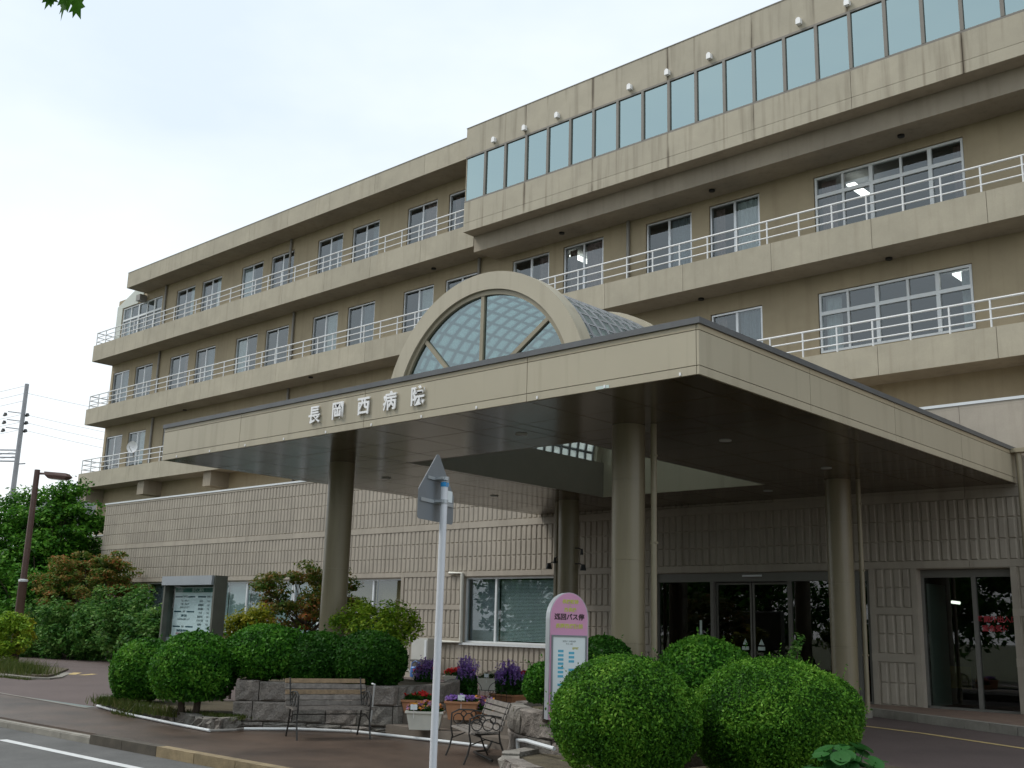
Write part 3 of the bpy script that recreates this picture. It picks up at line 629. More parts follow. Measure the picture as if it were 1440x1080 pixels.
# right-hand door with its open white leaf
d = MB(); x0, x1 = -9.05, -7.20
d.box(x0, x1, YW+.20, YW+.33, 2.90, 3.055); d.box(x0, x0+.05, YW+.2, YW+.3, .3, 2.898); d.box(x1-.05, x1, YW+.2, YW+.3, .3, 2.898); d.box(-8.02, -7.94, YW+.19, YW+.32, .33, 2.898); d.box(x0, x1, YW+.2, YW+.33, .285, .329)
en2 = part(d, 'side_entrance', 'header')
MB().box(x0+.055, -8.03, YW+.24, YW+.25, .335, 2.897).build('pane', 'doorglass', en2); MB().box(-7.93, x1-.055, YW+.24, YW+.25, .335, 2.897).build('pane', 'doorglass', en2)
MB().box(-9.0, -8.95, YW+.36, YW+1.25, .32, 2.78).build('door_leaf', 'palepaint', en2)
for bdy, z, xx in (('時間外出入口', 2.06, -7.58), ('面会受付', 1.88, -7.62)):
    o = hp('door_lettering', text_mesh(bdy, .13, .001, .004, 'inkred'), en2, (xx, YW+.236, z), FACE)
for a, b in (((1308, 844.5), (1318, 845)), ((1338, 846.5), (1350, 848))):
    p = PY(*a, 26.5); q = PY(*b, 26.5); MB().tube([p, q], .035, 8).build('ceiling_tube', 'tube', en2)
cb = thing('display_stand', 'dark display stand with a yellow panel behind the side door glass', 'stand', (-9.9, 26.4, .2))
MB().box(-.45, .45, 0, .4, 0, 1.9).build('body', 'darkframe', cb); MB().box(-.35, .35, -.02, -.002, .35, .85).build('panel', 'yellowpanel', cb)

# ================================================================== entrance canopy
CX0, CX1, CY0, CY1, CZ, CT = -19.46, -6.93, 10.83, 22.29, 4.70, 5.41
K = thing('entrance_canopy', 'flat beige metal entrance canopy with hospital name and a glazed barrel vault on round columns', 'canopy')
MB().box(CX0+.04, CX1-.04, CY0+.04, CY0+.3, CZ+.03, CT-.07).box(CX0+.04, CX0+.3, CY0+.3, CY1, CZ+.03, CT-.07).box(CX1-.3, CX1-.04, CY0+.3, CY1, CZ+.03, CT-.07).build('edge_core', 'joint', K)
def fpanel(a, b, z0, z1, mt, side=None):
    if side is None: MB().box(a+.005, b-.005, CY0, CY0+.035, z0, z1).build('fascia_panel', mt, K)
    elif side == 'r': MB().box(CX1-.035, CX1, a+.005, b-.005, z0, z1).build('fascia_panel', mt, K)
    else: MB().box(CX0, CX0+.035, a+.005, b-.005, z0, z1).build('fascia_panel', mt, K)
xs_ = [CX0, -16.77, -13.25, -9.74, CX1-.036]
yj = [CY0, 13.7, 16.57, 19.43, CY1]
for z0, z1, mt in ((CZ, 4.805, 'fascia'), (4.815, 5.255, 'fascia'), (5.265, 5.335, 'fasciatrim')):
    for a, b in zip(xs_[:-1], xs_[1:]): fpanel(a, b, z0, z1, mt)
    for a, b in zip(yj[:-1], yj[1:]): fpanel(a, b, z0, z1, mt, 'r'); fpanel(max(a, CY0+.036), b, z0, z1, mt, 'l')
cp = MB(); cp.box(CX0-.03, CX1+.03, CY0-.03, CY0+.25, 5.337, CT+.005); cp.box(CX0-.03, CX0+.25, CY0+.25, CY1, 5.337, CT+.005); cp.box(CX1-.25, CX1+.03, CY0+.25, CY1, 5.337, CT+.005)
cp.build('roof_edge', 'cap', K)
OX0, OX1, OY0, OY1 = -15.40, -11.20, 13.80, 19.90
rf = MB()
for a, b, c, d in ((CX0+.3, OX0-.06, CY0+.3, CY1), (OX1+.06, CX1-.3, CY0+.3, CY1), (OX0-.06, OX1+.06, CY0+.3, OY0-.06), (OX0-.06, OX1+.06, OY1+.06, CY1)): rf.box(a, b, c, d, 5.28, 5.33)
rf.build('roof_deck', 'cap', K)
bk = MB()
for a, b, c, d in ((CX0+.04, OX0-.002, CY0+.04, CY1), (OX1+.002, CX1-.04, CY0+.04, CY1), (OX0-.002, OX1+.002, CY0+.04, OY0-.002), (OX0-.002, OX1+.002, OY1+.002, CY1)): bk.box(a, b, c, d, CZ+.021, CZ+.028)
bk.build('soffit_backing', 'joint', K)
gx = [CX0+.036]+[-13.24+1.17*k for k in range(-5, 6) if CX0+.2 < -13.24+1.17*k < CX1-.2]+[CX1-.036]
gy = [CY0+.036]+[10.99+1.06*k for k in range(1, 11)]+[CY1]
sc = {}
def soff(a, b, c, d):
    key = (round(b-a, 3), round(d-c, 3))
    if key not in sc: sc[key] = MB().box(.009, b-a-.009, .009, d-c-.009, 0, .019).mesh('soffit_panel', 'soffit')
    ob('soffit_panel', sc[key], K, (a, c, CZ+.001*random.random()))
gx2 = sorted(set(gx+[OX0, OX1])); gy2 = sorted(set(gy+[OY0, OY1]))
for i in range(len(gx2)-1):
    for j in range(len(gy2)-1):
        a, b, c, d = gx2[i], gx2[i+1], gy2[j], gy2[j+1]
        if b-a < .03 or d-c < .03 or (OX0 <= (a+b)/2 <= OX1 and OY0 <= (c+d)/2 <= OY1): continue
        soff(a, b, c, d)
dl2 = MB().lathe([(.085, -.012), (.10, -.012), (.10, 0.0)], 18).mesh('downlight', 'paleroom', True)
for px, py in ((733, 610), (1020, 619), (1080, 690), (1162, 658), (695, 697), (543, 672)): q = PZ(px, py, CZ); ob('downlight', dl2, K, (q[0], q[1], CZ-.001))
# light well walls
lw = MB()
lw.box(OX0-.05, OX0, OY0-.05, OY1+.05, CZ, 5.5); lw.box(OX1, OX1+.05, OY0-.05, OY1+.05, CZ, 5.5); lw.box(OX0, OX1, OY0-.05, OY0, CZ, 5.5)
MB().box(OX0, OX1, OY1, OY1+.05, CZ, 5.5).build('light_well_end', 'fascia', K)
lw.build('light_well', 'wellwall', K)
# columns
prof = [(.27, 0), (.25, .02)]
for z in (1.15, 2.35, 3.55): prof += [(.25, z-.006), (.244, z-.005), (.244, z+.005), (.25, z+.006)]
prof += [(.25, 4.399)]
cm = MB().lathe(prof, 32).mesh('column', 'column', True)
for x, y in ((-16.6, 13.1), (-9.66, 13.1), (-16.6, 20.1), (-9.65, 20.1)): ob('column', cm, K, (x, y, .30))
for x, y in ((-16.6, 13.1), (-9.66, 13.1), (-16.6, 20.1), (-9.65, 20.1)): MB().box(x-.35, x+.35, y-.35, y+.35, .1, .302).build('column_base', 'kerb', K)
for x, y in ((-9.25, 13.18), (-9.27, 20.2), (-17.0, 20.15), (-17.12, 20.25)):
    p_ = MB().tube([(x, y, .25), (x, y, CZ)], .045, 10)
    for z in (1.3, 2.9, 4.2): p_.box(x-.055, x+.055, y-.03, y+.03, z, z+.03)
    p_.build('downpipe', 'pipe', K, True)
p_ = MB().tube([(-6.80, 22.1, .3), (-6.80, 22.1, 5.3)], .055, 10); p_.box(-6.93, -6.66, 22.0, 22.24, 5.28, 5.36); p_.build('downpipe', 'pipe', K, True)
# lettering
for ch, x in zip('長岡西病院', (-14.53, -13.90, -13.24, -12.60, -11.96)):
    ob('letter', text_mesh(ch, .315, .011, .0065, 'white'), K, (x, CY0-.028, 5.035), FACE)
for k in range(11):
    x = -18.9+1.17*k; MB().box(x-.012, x+.012, CY0-.012, CY0-.001, CZ+.01, CZ+.05).build('clip', 'white', K)
q = PY(848, 543, CY0); MB().box(q[0]-.12, q[0]+.10, CY0-.004, CY0-.001, CZ+.004, CZ+.045).build('tape', 'inkpale', K)
# barrel vault
VX, VZ, VR, VY0, VY1 = -13.3, 5.47, 2.55, 13.45, 20.2
def arch(mb, r0_, r1_, y0, y1, n=40, a0=-.05):
    b = len(mb.v)
    for i in range(n+1):
        a = a0+(math.pi-2*a0)*i/n; c, s = math.cos(a), math.sin(a)
        for r_, y in ((r0_, y0), (r1_, y0), (r1_, y1), (r0_, y1)): mb.v.append((VX+r_*c, y, VZ+r_*s))
    for i in range(n):
        for k in range(4): k2 = (k+1) % 4; mb.f.append((b+i*4+k, b+i*4+k2, b+i*4+4+k2, b+i*4+4+k))
    mb.f.append((b, b+1, b+2, b+3)); e = b+n*4; mb.f.append((e+3, e+2, e+1, e)); return mb
vt = arch(MB(), 2.22, VR, VY0, VY0+.32).build('skylight_arch', 'fascia', K, True)
for y in (16.65, 19.88): arch(MB(), 2.30, VR-.0, y, y+.26).build('vault_rib', 'fascia', vt, True)
arch(MB(), 2.13, 2.218, VY0+.05, VY0+.16).build('glazing_frame', 'pipe', vt, True)
gl = MB(); yg = VY0+.10
def spoke(a, b, w_=.04):
    p, q = Vector((a[0], a[2])), Vector((b[0], b[2])); t = (q-p).normalized(); n = Vector((-t.y, t.x))*w_
    MB().prismY([tuple(p-n), tuple(q-n), tuple(q+n), tuple(p+n)], VY0+.06, VY0+.15).build('glazing_bar', 'pipe', vt)
spoke((VX, 0, 5.3), (VX, 0, VZ+2.14))
s1, s2 = PY(592, 470, yg), PY(634, 524, yg); t1, t2 = PY(786, 434, yg), PY(716, 506, yg)
spoke(s1, s2); spoke(t1, t2)
for a0, a1 in ((0, .5), (.5, 1)):
    pts = [(VX, 5.28)]
    pts = [(VX+2.15*math.cos(math.pi*(a0+(a1-a0)*k/20)), VZ+2.15*math.sin(math.pi*(a0+(a1-a0)*k/20))) for k in range(21)]
    pts = ([(VX, VZ-.02)]+pts) if a0 == 0 else (pts+[(VX, VZ-.02)])
    MB().prismY(pts, yg, yg+.012).build('pane', 'archglass', vt)
MB().box(VX-2.2, VX+2.2, VY0+.04, VY0+.3, 5.30, 5.46).build('sill', 'cap', vt)
arch(MB(), .02, 2.3, VY1-.12, VY1-.05).build('end_wall', 'fascia', vt)
# glass-block courses of the vault: dark bars, pale panes
NA = 26
for bay, (ya, yb) in enumerate(((VY0+.33, 16.64), (16.92, 19.87))):
    NB = 10; st = (yb-ya)/NB; bars = MB()
    for j in range(NB+1): arch(bars, 2.40, 2.455, max(ya, ya+j*st-.036), min(yb, ya+j*st+.036), 36)
    for i in range(NA+1):
        a = math.pi*i/NA; bars.tube([(VX+2.425*math.cos(a), ya, VZ+2.425*math.sin(a)), (VX+2.425*math.cos(a), yb, VZ+2.425*math.sin(a))], .036, 4)
    bars.build('glazing_grid', 'vaultbar', vt)
    da = math.pi/NA; hw = 2.425*da/2-.03
    one = MB().box(-hw, hw, .033, st-.033, .0, .03); blk = one.mesh('glass_block', 'wellglass'); far = MB()
    for i in range(NA):
        for j in range(NB):
            a = (i+.5)*da; lo = (VX+2.41*math.cos(a), ya+j*st, VZ+2.41*math.sin(a))
            if bay == 0: ob('glass_block', blk, vt, lo, (0, math.pi/2-a, 0))
            else: far.box(-hw, hw, .033, st-.033, .0, .03, Matrix.Translation(lo) @ Matrix.Rotation(math.pi/2-a, 4, 'Y'))
    if bay: stuff(far.build('glass_blocks', 'wellglass', vt))
# floodlights strapped to the rear left column
for px, py, s in ((772, 796, -1), (820, 798, 1), (818, 776, 1), (780, 788, -1)):
    q = PY(px, py, 20.0); t = thing('floodlight', {772: 'black floodlight on the left of the rear column, larger lower one', 820: 'black floodlight low on the right side of the rear column', 818: 'black floodlight high on the right side of the rear column', 780: 'small black floodlight close against the left of the rear column'}[px], 'floodlight', tuple(q), 0, 'floodlights on the rear left column')
    k = .5 if px in (818, 780) else 1
    MB().lathe([(.045*k, .07), (.05*k, .05), (.075*k, -.06), (.08*k, -.07)], 12).build('lamp_head', 'black', t, True)
    MB().tube([(0, 0, .05), (-s*.1, .0, .09), (-16.6+s*.2-q[0], .08, .10)], .014, 6).build('arm', 'black', t)

# ================================================================== stone planters
def stone_wall(t, pts, z0, courses, depth, wmin, wmax, mt, seed, rough=.02, parent_name='stone'):
    """courses of split stones along a polyline; every stone its own rough block"""
    r = random.Random(seed); P = [Vector((p[0], p[1])) for p in pts]; seg = [(P[i+1]-P[i]).length for i in range(len(P)-1)]; tot = sum(seg)
    def at(s):
        for i, l in enumerate(seg):
            if s <= l or i == len(seg)-1: return P[i]+(P[i+1]-P[i])*(s/l), (P[i+1]-P[i]).normalized()
            s -= l
    z = z0
    for ci, ch in enumerate(courses):
        s = -r.uniform(0, .2) if ci else 0.
        while s < tot-.08:
            l = min(r.uniform(wmin, wmax), tot-s); a = max(s, 0)+.007; b = s+l-.007; s += l
            if b-a < .06: continue
            nx = max(2, int((b-a)/.12)+1); mb = MB(); hh = ch-.012+r.uniform(-.012, .012)*(ci == len(courses)-1); zs_ = [0, .025, hh*.5, hh-.025, hh]
            grid = []
            for i in range(nx+1):
                p, tg = at(a+(b-a)*i/nx); nn = Vector((tg.y, -tg.x)); col = []
                for k, zv in enumerate(zs_):
                    e = .018 if (k in (0, 4) or i in (0, nx)) else 0; o_ = -e+r.uniform(-rough, rough)*(0 if k in (0, 4) else 1)
                    col.append(len(mb.v)); q = p+nn*o_; mb.v.append((q.x, q.y, z+zv))
                q = p-nn*depth; col.append(len(mb.v)); mb.v.append((q.x, q.y, z+hh)); col.append(len(mb.v)); mb.v.append((q.x, q.y, z)); grid.append(col)
            m_ = len(grid[0])
            for i in range(nx):
                for k in range(m_): k2 = (k+1) % m_; mb.f.append((grid[i][k], grid[i+1][k], grid[i+1][k2], grid[i][k2]))
            mb.f.append(tuple(grid[0][::-1])); mb.f.append(tuple(grid[-1])); mb.build(parent_name, mt if r.random() < .6 else 'granitepink', t)
        z += ch
wa = [(-17.2, 12.2), (-15.9, 10.9), (-15.0, 9.98), (-14.72, 10.28), (-14.4, 10.6), (-13.95, 10.9), (-13.5, 11.12), (-13.0, 11.36), (-12.86, 11.48), (-13.0, 12.2), (-13.15, 12.9), (-14.2, 14.3)]
A = thing('stone_planter', 'grey split-stone planter wall curving behind the front bench, two courses high', 'planter')
stone_wall(A, wa[1:], 0, [.10, .31, .31], .2, .42, .7, 'granite', 3)
MB().prism([(-18.6, 12.5), (-16.2, 11.0), (-14.95, 10.2), (-14.3, 10.78), (-13.5, 11.28), (-13.05, 11.5), (-13.1, 12.2), (-13.3, 12.9), (-14.3, 14.2), (-18, 14.5)], .02, .63).build('soil', 'soil', A)
B_ = thing('stone_planter', 'low rough-stone planter bed under the two left clipped shrubs', 'planter')
lw_ = [(-20.2, 10.9), (-20.1, 10.35), (-19.2, 10.05), (-17.83, 9.82), (-16.9, 9.7), (-15.94, 9.58), (-15.2, 9.48), (-14.5, 9.42), (-14.62, 9.9)]
stone_wall(B_, lw_, 0, [.19], .16, .22, .42, 'granite', 8, .03)
MB().prism([(-19.9, 10.9), (-19.85, 10.45), (-17.8, 9.95), (-15.9, 9.72), (-14.65, 9.6), (-14.9, 10.0), (-16.1, 11.), (-17.5, 12.2)], .01, .16).build('soil', 'soil', B_)
D_ = thing('stone_planter', 'curved grey stone planter beneath the pink bus stop sign', 'planter')
wd = [(-10.4, 12.6), (-10.42, 11.7), (-10.3, 11.25), (-10.0, 10.92), (-9.6, 10.62), (-9.15, 10.42), (-8.6, 10.26), (-8.0, 10.2), (-7.3, 10.3)]
stone_wall(D_, wd, 0, [.32, .33], .2, .44, .66, 'granite', 21)
MB().prism([(-10.3, 12.7), (-10.28, 11.7), (-10.15, 11.3), (-9.9, 11.0), (-9.1, 10.55), (-8.6, 10.4), (-7.2, 10.4), (-6.9, 12.9), (-9.0, 14.2)], .02, .58).build('soil', 'soil', D_)
E_ = thing('stone_planter', 'foreground rough-stone kerb bed under the two large round shrubs', 'planter')
we = [(-9.0, 10.1), (-8.85, 9.55), (-8.5, 9.15), (-7.9, 8.72), (-7.1, 8.38), (-6.2, 8.3), (-5.0, 8.5), (-4.2, 9.3), (-3.8, 10.6)]
stone_wall(E_, we, 0, [.24], .22, .35, .6, 'granite', 33, .035)
MB().prism([(-8.85, 10.15), (-8.65, 9.6), (-7.8, 8.95), (-7.0, 8.6), (-6.2, 8.5), (-5.1, 8.7), (-4.4, 9.4), (-4.0, 10.6), (-5.0, 12.6), (-6.8, 12.9), (-6.9, 10.35)], .01, .18).build('soil', 'soil', E_)
# thin grass in the low beds
def tufts(name, region, n, h, mt, z):
    P = np.array([[rng.uniform(region[0], region[1]), rng.uniform(region[2], region[3]), z] for _ in range(n)]); V = []; 
    ang = rng.uniform(0, 6.28, n); hh = h*rng.uniform(.4, 1.2, n); wd_ = .006+.004*rng.random(n)
    dx = np.stack([np.cos(ang), np.sin(ang), 0*ang], 1); lean = rng.normal(0, .35, (n, 3)); lean[:, 2] = 1; tip = P+lean*hh[:, None]; mid = P+lean*(hh*.5)[:, None]-np.array([0, 0, 0])
    V = np.stack([P-dx*wd_[:, None], P+dx*wd_[:, None], mid+dx*wd_[:, None]*.8, tip], 1).reshape(-1, 3)
    o = stuff(ob(name, fast_mesh(name, V, np.arange(len(V)).reshape(-1, 4), mt))); return o
def tufts_line(name, pts, n, spread, h, mt, z, label, cat='grass'):
    P = [Vector(p) for p in pts]; L_ = []
    for _ in range(n):
        i = random.randrange(len(P)-1); q = P[i]+(P[i+1]-P[i])*random.random(); L_.append((q.x+random.gauss(0, spread), q.y+random.gauss(0, spread), z))
    P = np.array(L_); ang = rng.uniform(0, 6.28, n); hh = h*rng.uniform(.4, 1.2, n); wd_ = .006+.005*rng.random(n)
    dx = np.stack([np.cos(ang), np.sin(ang), 0*ang], 1); lean = rng.normal(0, .4, (n, 3)); lean[:, 2] = 1; tip = P+lean*hh[:, None]; mid = P+lean*(hh*.5)[:, None]
    V = np.stack([P-dx*wd_[:, None], P+dx*wd_[:, None], mid+dx*wd_[:, None]*.8, tip], 1).reshape(-1, 3)
    return tag(stuff(ob(name, fast_mesh(name, V, np.arange(len(V)).reshape(-1, 4), mt))), label, cat)
tufts_line('grass', [(-19.3, 10.05), (-17.8, 9.8), (-16, 9.58)], 2200, .10, .16, 'grass', .10, 'grass and moss hanging over the low stones below the left shrubs')
tufts_line('grass', [(-16, 9.85), (-14.7, 9.75), (-15, 10)], 1200, .10, .07, 'grass', .15, 'short grass on the bed beside the stone planter')
tufts_line('grass', [(-18.2, 9.78), (-17.2, 9.62)], 700, .06, .08, 'grass', 0, 'weeds growing over the white pipe on the pavement')
tufts_line('grass', [(-9.4, 10.9), (-8.6, 10.55), (-7.8, 10.5)], 900, .12, .06, 'grass', .57, 'thin dry grass in the bus stop planter')
# ================================================================== clipped shrubs
GA = 'clipped azaleas on the left'; GB = 'clipped azaleas on the right'
def d_at(px, py, D): return PD(px, py, D)
c = PD(203, 946, 21.0); dome('clipped_shrub', 'leftmost clipped round shrub, in front of the notice board', c, .56, .60, .62, .12, 9000, .030, 'azalea', GA, seed=1, stems=3)
c = PD(274, 943, 18.6); dome('clipped_shrub', 'round clipped shrub on dark stems, second from left, beside the stone planter', c, .74, .70, .62, .12, 10000, .030, 'azalea', GA, seed=2, stems=3)
c = PD(376, 921, 18.6); dome('clipped_shrub', 'clipped shrub overhanging the left end of the stone planter wall', c, .78, .72, .50, .62, 10000, .030, 'azalea', GA, seed=3)
c = PD(447, 931, 18.3); dome('clipped_shrub', 'dark clipped shrub behind the bench, left of the front left column', c, .66, .6, .50, .62, 9000, .030, 'hedgedark', GA, seed=4)
c = PD(520, 931, 17.9); dome('clipped_shrub', 'dark clipped shrub above the right end of the planter wall by the steps', c, .66, .6, .50, .62, 9000, .030, 'hedgedark', GA, seed=5)
c = PD(879, 1012, 11.4); dome('clipped_shrub', 'large clipped round shrub at bottom centre, beside the bus stop sign', c, .75, .77, .65, .17, 34000, .0175, 'azaleanear', GB, seed=6, lumpy=.05)
c = PD(1090, 1018, 12.2); dome('clipped_shrub', 'largest clipped round shrub at bottom right foreground', c, .88, .90, .69, .17, 40000, .0175, 'azaleanear', GB, seed=7, lumpy=.05)
c = PD(1150, 1000, 13.0); dome('clipped_shrub', 'clipped shrub joined behind the right side of the largest foreground shrub', c, .50, .6, .42, .17, 12000, .0185, 'azaleanear', GB, seed=27, lumpy=.06)
c = PD(990, 955, 15.0); dome('clipped_shrub', 'clipped domed shrub behind the two large ones, before the glass doors', c, .70, .68, .56, .17, 10000, .026, 'azalea', GB, seed=8)
c = PD(770, 963, 13.6); dome('clipped_shrub', 'small clipped shrub left of the pink bus stop sign', c, .30, .32, .28, .57, 4500, .022, 'azalea', GB, seed=9)
c = PD(848, 932, 15.2); dome('clipped_shrub', 'dark shrub behind the bus stop sign at the foot of the front column', c, .42, .42, .36, .5, 4500, .026, 'hedgedark', GB, seed=10)
# looser shrubs
def loose(label, px, py, D, rx, rz, base, ncl, per, size, mt, group, seed, clr=.2, cat='shrub', name='leafy_shrub'):
    q = PD(px, py, D); return crown(name, label, (q[0], q[1], base), (q[2]-base)*.4, (0, 0, q[2]-base), rx, rx*.9, rz, ncl, per, size, mt, group, cat, clr, seed=seed, tr=.03, fill=.2, flat=.8)
GL = 'bright yellow-green shrubs'
loose('bright lime shrub right of the front left column, beside the wall window', 545, 880, 19.6, .62, .42, .5, 46, 90, .036, 'limeleaf', GL, 11)
loose('pale lime shrub close behind the front left column', 498, 868, 20.4, .36, .34, .5, 26, 80, .036, 'limeleaf', GL, 12)
loose('small yellow shrub right of the notice board', 331, 882, 23, .36, .30, .2, 24, 80, .036, 'yellowleaf', GL, 13)
loose('yellow-green shrub between notice board and maple', 360, 876, 22.6, .40, .32, .4, 24, 80, .036, 'yellowleaf', GL, 14)
loose('yellow shrub at the foot of the street lamp, at the left picture edge', 4, 893, 36.5, .8, .8, .1, 40, 110, .055, 'limeleaf', GL, 15, .28)
loose('small yellow-leaved shrub right of the street lamp post', 30, 893, 37., .38, .5, .1, 18, 70, .055, 'yellowleaf', GL, 16, .22)
GH = 'leafy bushes along the driveway'
for i, (px, py, D, rx, rz, lb) in enumerate(((55, 892, 45, 1.6, 1.2, 'leftmost leafy bush along the far driveway edge'), (100, 888, 43, 1.5, 1.25, 'leafy bush below the left part of the red-tipped maple'), (145, 884, 42, 1.6, 1.35, 'leafy bush with pale tips below the red-tipped maple'), (188, 884, 39.5, 1.35, 1.25, 'leafy bush with pale shoots just left of the notice board'), (20, 870, 50, 1.6, 1.7, 'tall leafy bush behind the street lamp post'), (215, 888, 37, .9, .8, 'leafy bush touching the left edge of the notice board'))):
    loose(lb, px, py, D, rx, rz, .12, 60, 110, .075, 'shrubgreen', GH, 40+i, .42)
# trees
def tree(label, px, pyc, D, rx, rz, ncl, per, size, mt, seed, clr, tr=.16, name='broadleaf_tree', group=None, fill=.4, flat=.6):
    q = PD(px, pyc, D); z0 = .1; return crown(name, label, (q[0], q[1], z0), max(.4, (q[2]-rz)*.8), (0, 0, q[2]-z0), rx, rx, rz, ncl, per, size, mt, group, 'tree', clr, seed=seed, tr=tr, fill=fill, flat=flat)
tree('big dark green tree at the left edge behind the lamp post', 5, 790, 54, 3.4, 3.3, 130, 190, .10, 'treegreen', 61, .75, group='trees left of the building')
tree('dark green tree between the lamp post and the ground-floor wall', 76, 765, 52, 2.2, 2.4, 120, 190, .10, 'treegreen', 62, .62, group='trees left of the building')
tree('spreading green tree low behind the red-tipped maple', 55, 835, 50, 2.6, 2.0, 90, 170, .10, 'treegreen', 63, .7, group='trees left of the building')
tree('maple with reddish shoots, left of the notice board', 130, 830, 46, 2.35, 1.6, 130, 150, .065, 'maple', 64, .42, .09, 'maple_tree', fill=.3, flat=.4)
tree('low maple with reddish leaves behind the front left column', 432, 842, 24.0, 1.15, .78, 90, 130, .042, 'maple', 65, .26, .06, 'maple_tree', fill=.3, flat=.4)

# ================================================================== benches
def bench(label, o, rz):
    t = thing('bench', label, 'bench', o, rz, 'wooden slatted benches with iron ends'); Lb = 1.22
    sl = MB().box(-Lb/2, Lb/2, -.032, .032, -.012, .012)
    for k in range(5): y = -.20+.085*k; ob('seat_slat', sl.mesh('seat_slat', 'wood'), t, (0, y, .425-.012*abs(k-2)*0+(.012 if k in (0,) else 0)*-1), (R(-3), 0, 0))
    for k in range(5): ob('back_slat', sl.mesh('back_slat', 'woodwarm' if k in (2, 4) and o[0] < -11 else 'wood'), t, (0, .215+.027*k, .47+.078*k), (R(72), 0, 0))
    for s in (-1, 1):
        x = s*(Lb/2-.07); m_ = MB(); rr = .013
        m_.tube([(x, -.30, 0), (x, -.25, .12), (x, -.21, .28), (x, -.235, .40), (x, -.23, .60), (x, -.12, .65), (x, .08, .645), (x, .225, .62)], rr, 6)
        m_.tube([(x, .34, 0), (x, .27, .14), (x, .21, .30), (x, .195, .41), (x, .25, .60), (x, .335, .83)], rr, 6)
        m_.tube([(x, -.235, .405), (x, -.05, .395), (x, .195, .41)], rr, 6)
        m_.tube([(x, -.22, .25), (x, 0, .33), (x, .215, .27)], .009, 6)
        for cy, cz, r_ in ((-.13, .52, .075), (.03, .52, .075), (.15, .50, .05), (-.05, .59, .04), (.10, .585, .04)):
            m_.tube([(x, cy+r_*math.cos(a), cz+r_*math.sin(a)) for a in [2*math.pi*k/14 for k in range(14)]], .008, 5, True)
        m_.build('side_frame', 'iron', t, True)
    MB().tube([(-Lb/2+.07, 0, .33), (Lb/2-.07, 0, .33)], .008, 6).build('stretcher', 'iron', t)
    return t
a = (np.array([-13.04, 9.68])+np.array([-13.31, 9.8])+np.array([-12.62, 10.74])+np.array([-12.97, 10.98]))/4
bench('weathered wooden bench facing the road before the stone planter wall', (a[0]+.03, a[1]-.02, 0), R(90-22))
b2 = bench('weathered wooden bench seen end-on beside the flower pots and steps', (-9.86, 10.16, 0), R(-31)); b2.scale = (.88, .88, .88)

# ================================================================== flower pots on the steps
def pot_box(t, L_, Wd, h, mt, rim=.02):
    m_ = MB(); a, b = L_/2, Wd/2; k = .82; v = [(-a*k, -b*k, 0), (a*k, -b*k, 0), (a*k, b*k, 0), (-a*k, b*k, 0), (-a, -b, h-.03), (a, -b, h-.03), (a, b, h-.03), (-a, b, h-.03)]
    m_.v = v; m_.f = [(3, 2, 1, 0), (0, 1, 5, 4), (1, 2, 6, 5), (2, 3, 7, 6), (3, 0, 4, 7)]; m_.build('pot', mt, t)
    r_ = MB(); ring_xy = [(-a-rim, a+rim, -b-rim, -b+.012), (-a-rim, a+rim, b-.012, b+rim), (-a-rim, -a+.012, -b+.012, b-.012), (a-.012, a+rim, -b+.012, b-.012)]
    for q in ring_xy: r_.box(*q, h-.03, h)
    r_.build('rim', mt, t); MB().box(-a+.012, a-.012, -b+.012, b-.012, h-.05, h-.02).build('soil', 'soil', t)
def flowers(t, L_, Wd, z, n, h, mt, fmt, nf, fs, spike=False):
    def clump(k): 
        a_ = rng.uniform(0, 6.28, k); q_ = rng.uniform(0, 1, k)**.5; return np.cos(a_)*q_*L_*.56, np.sin(a_)*q_*Wd*.6, 1-.45*q_**2
    px_, py_, tz_ = clump(n); P = np.stack([px_, py_, z+h*tz_*rng.uniform(0, 1, n)**.9], 1); leaves('foliage', P, np.tile([0, 0, 1.], (n, 1)), .032, mt, t, tilt=1.)
    if spike:
        k = nf//14; px_, py_, tz_ = clump(k); base = np.stack([px_, py_, z+h*tz_*.8], 1); ln = rng.normal(0, .2, (k, 3)); ln[:, 2] = rng.uniform(.35, 1.15, k)
        Q = np.concatenate([base+ln*(h*.6*i/13)+rng.normal(0, .007, (k, 3)) for i in range(14)]); leaves('blossom', Q, np.tile([0, 0, 1.], (len(Q), 1)), fs, fmt, t, .8, 1.2)
    else:
        px_, py_, tz_ = clump(nf); Q = np.stack([px_, py_, z+h*(tz_*.75+rng.uniform(0, .4, nf))], 1); leaves('blossom', np.repeat(Q, 4, 0)+rng.normal(0, .014, (nf*4, 3)), np.tile([0, -.3, 1.], (nf*4, 1)), fs, fmt, t, .85, .6)
def card(t, x, y, z):
    MB().box(x-.05, x+.05, y-.003, y+.003, z, z+.075).build('name_card', 'boardwhite', t); MB().tube([(x, y+.004, z-.12), (x, y+.004, z+.03)], .004, 5).build('card_stick', 'white', t)
def planter(label, px, py, z, L_, Wd, h, pm, n, fh, fm, nf, fs, spike=False, rz=0., gm='potgreen', cd=None):
    q = PZ(px, py, z); t = thing('flower_pot', label, 'flower pot', (q[0], q[1], z+.001), rz, 'flower pots on the entrance steps'); pot_box(t, L_, Wd, h, pm); flowers(t, L_*.9, Wd*.9, h-.02, n, fh, gm, fm, int(nf*1.5), fs*(1.6 if spike else 1.25), spike)
    if cd is not None: card(t, cd, -Wd/2-.02, h+.02)
    return t
AZ = R(38)                                                       # pots face the road corner
planter('white box of yellow and red pansies on the lowest step behind the sign pole', 597, 1026, .15, .52, .22, .26, 'potwhite', 500, .13, 'mixflower', 26, .026, rz=AZ, cd=-.15)
planter('terracotta box mostly hidden behind the white pansy box', 588, 1003, .301, .5, .2, .2, 'terracotta', 500, .12, 'redflower', 22, .024, rz=AZ)
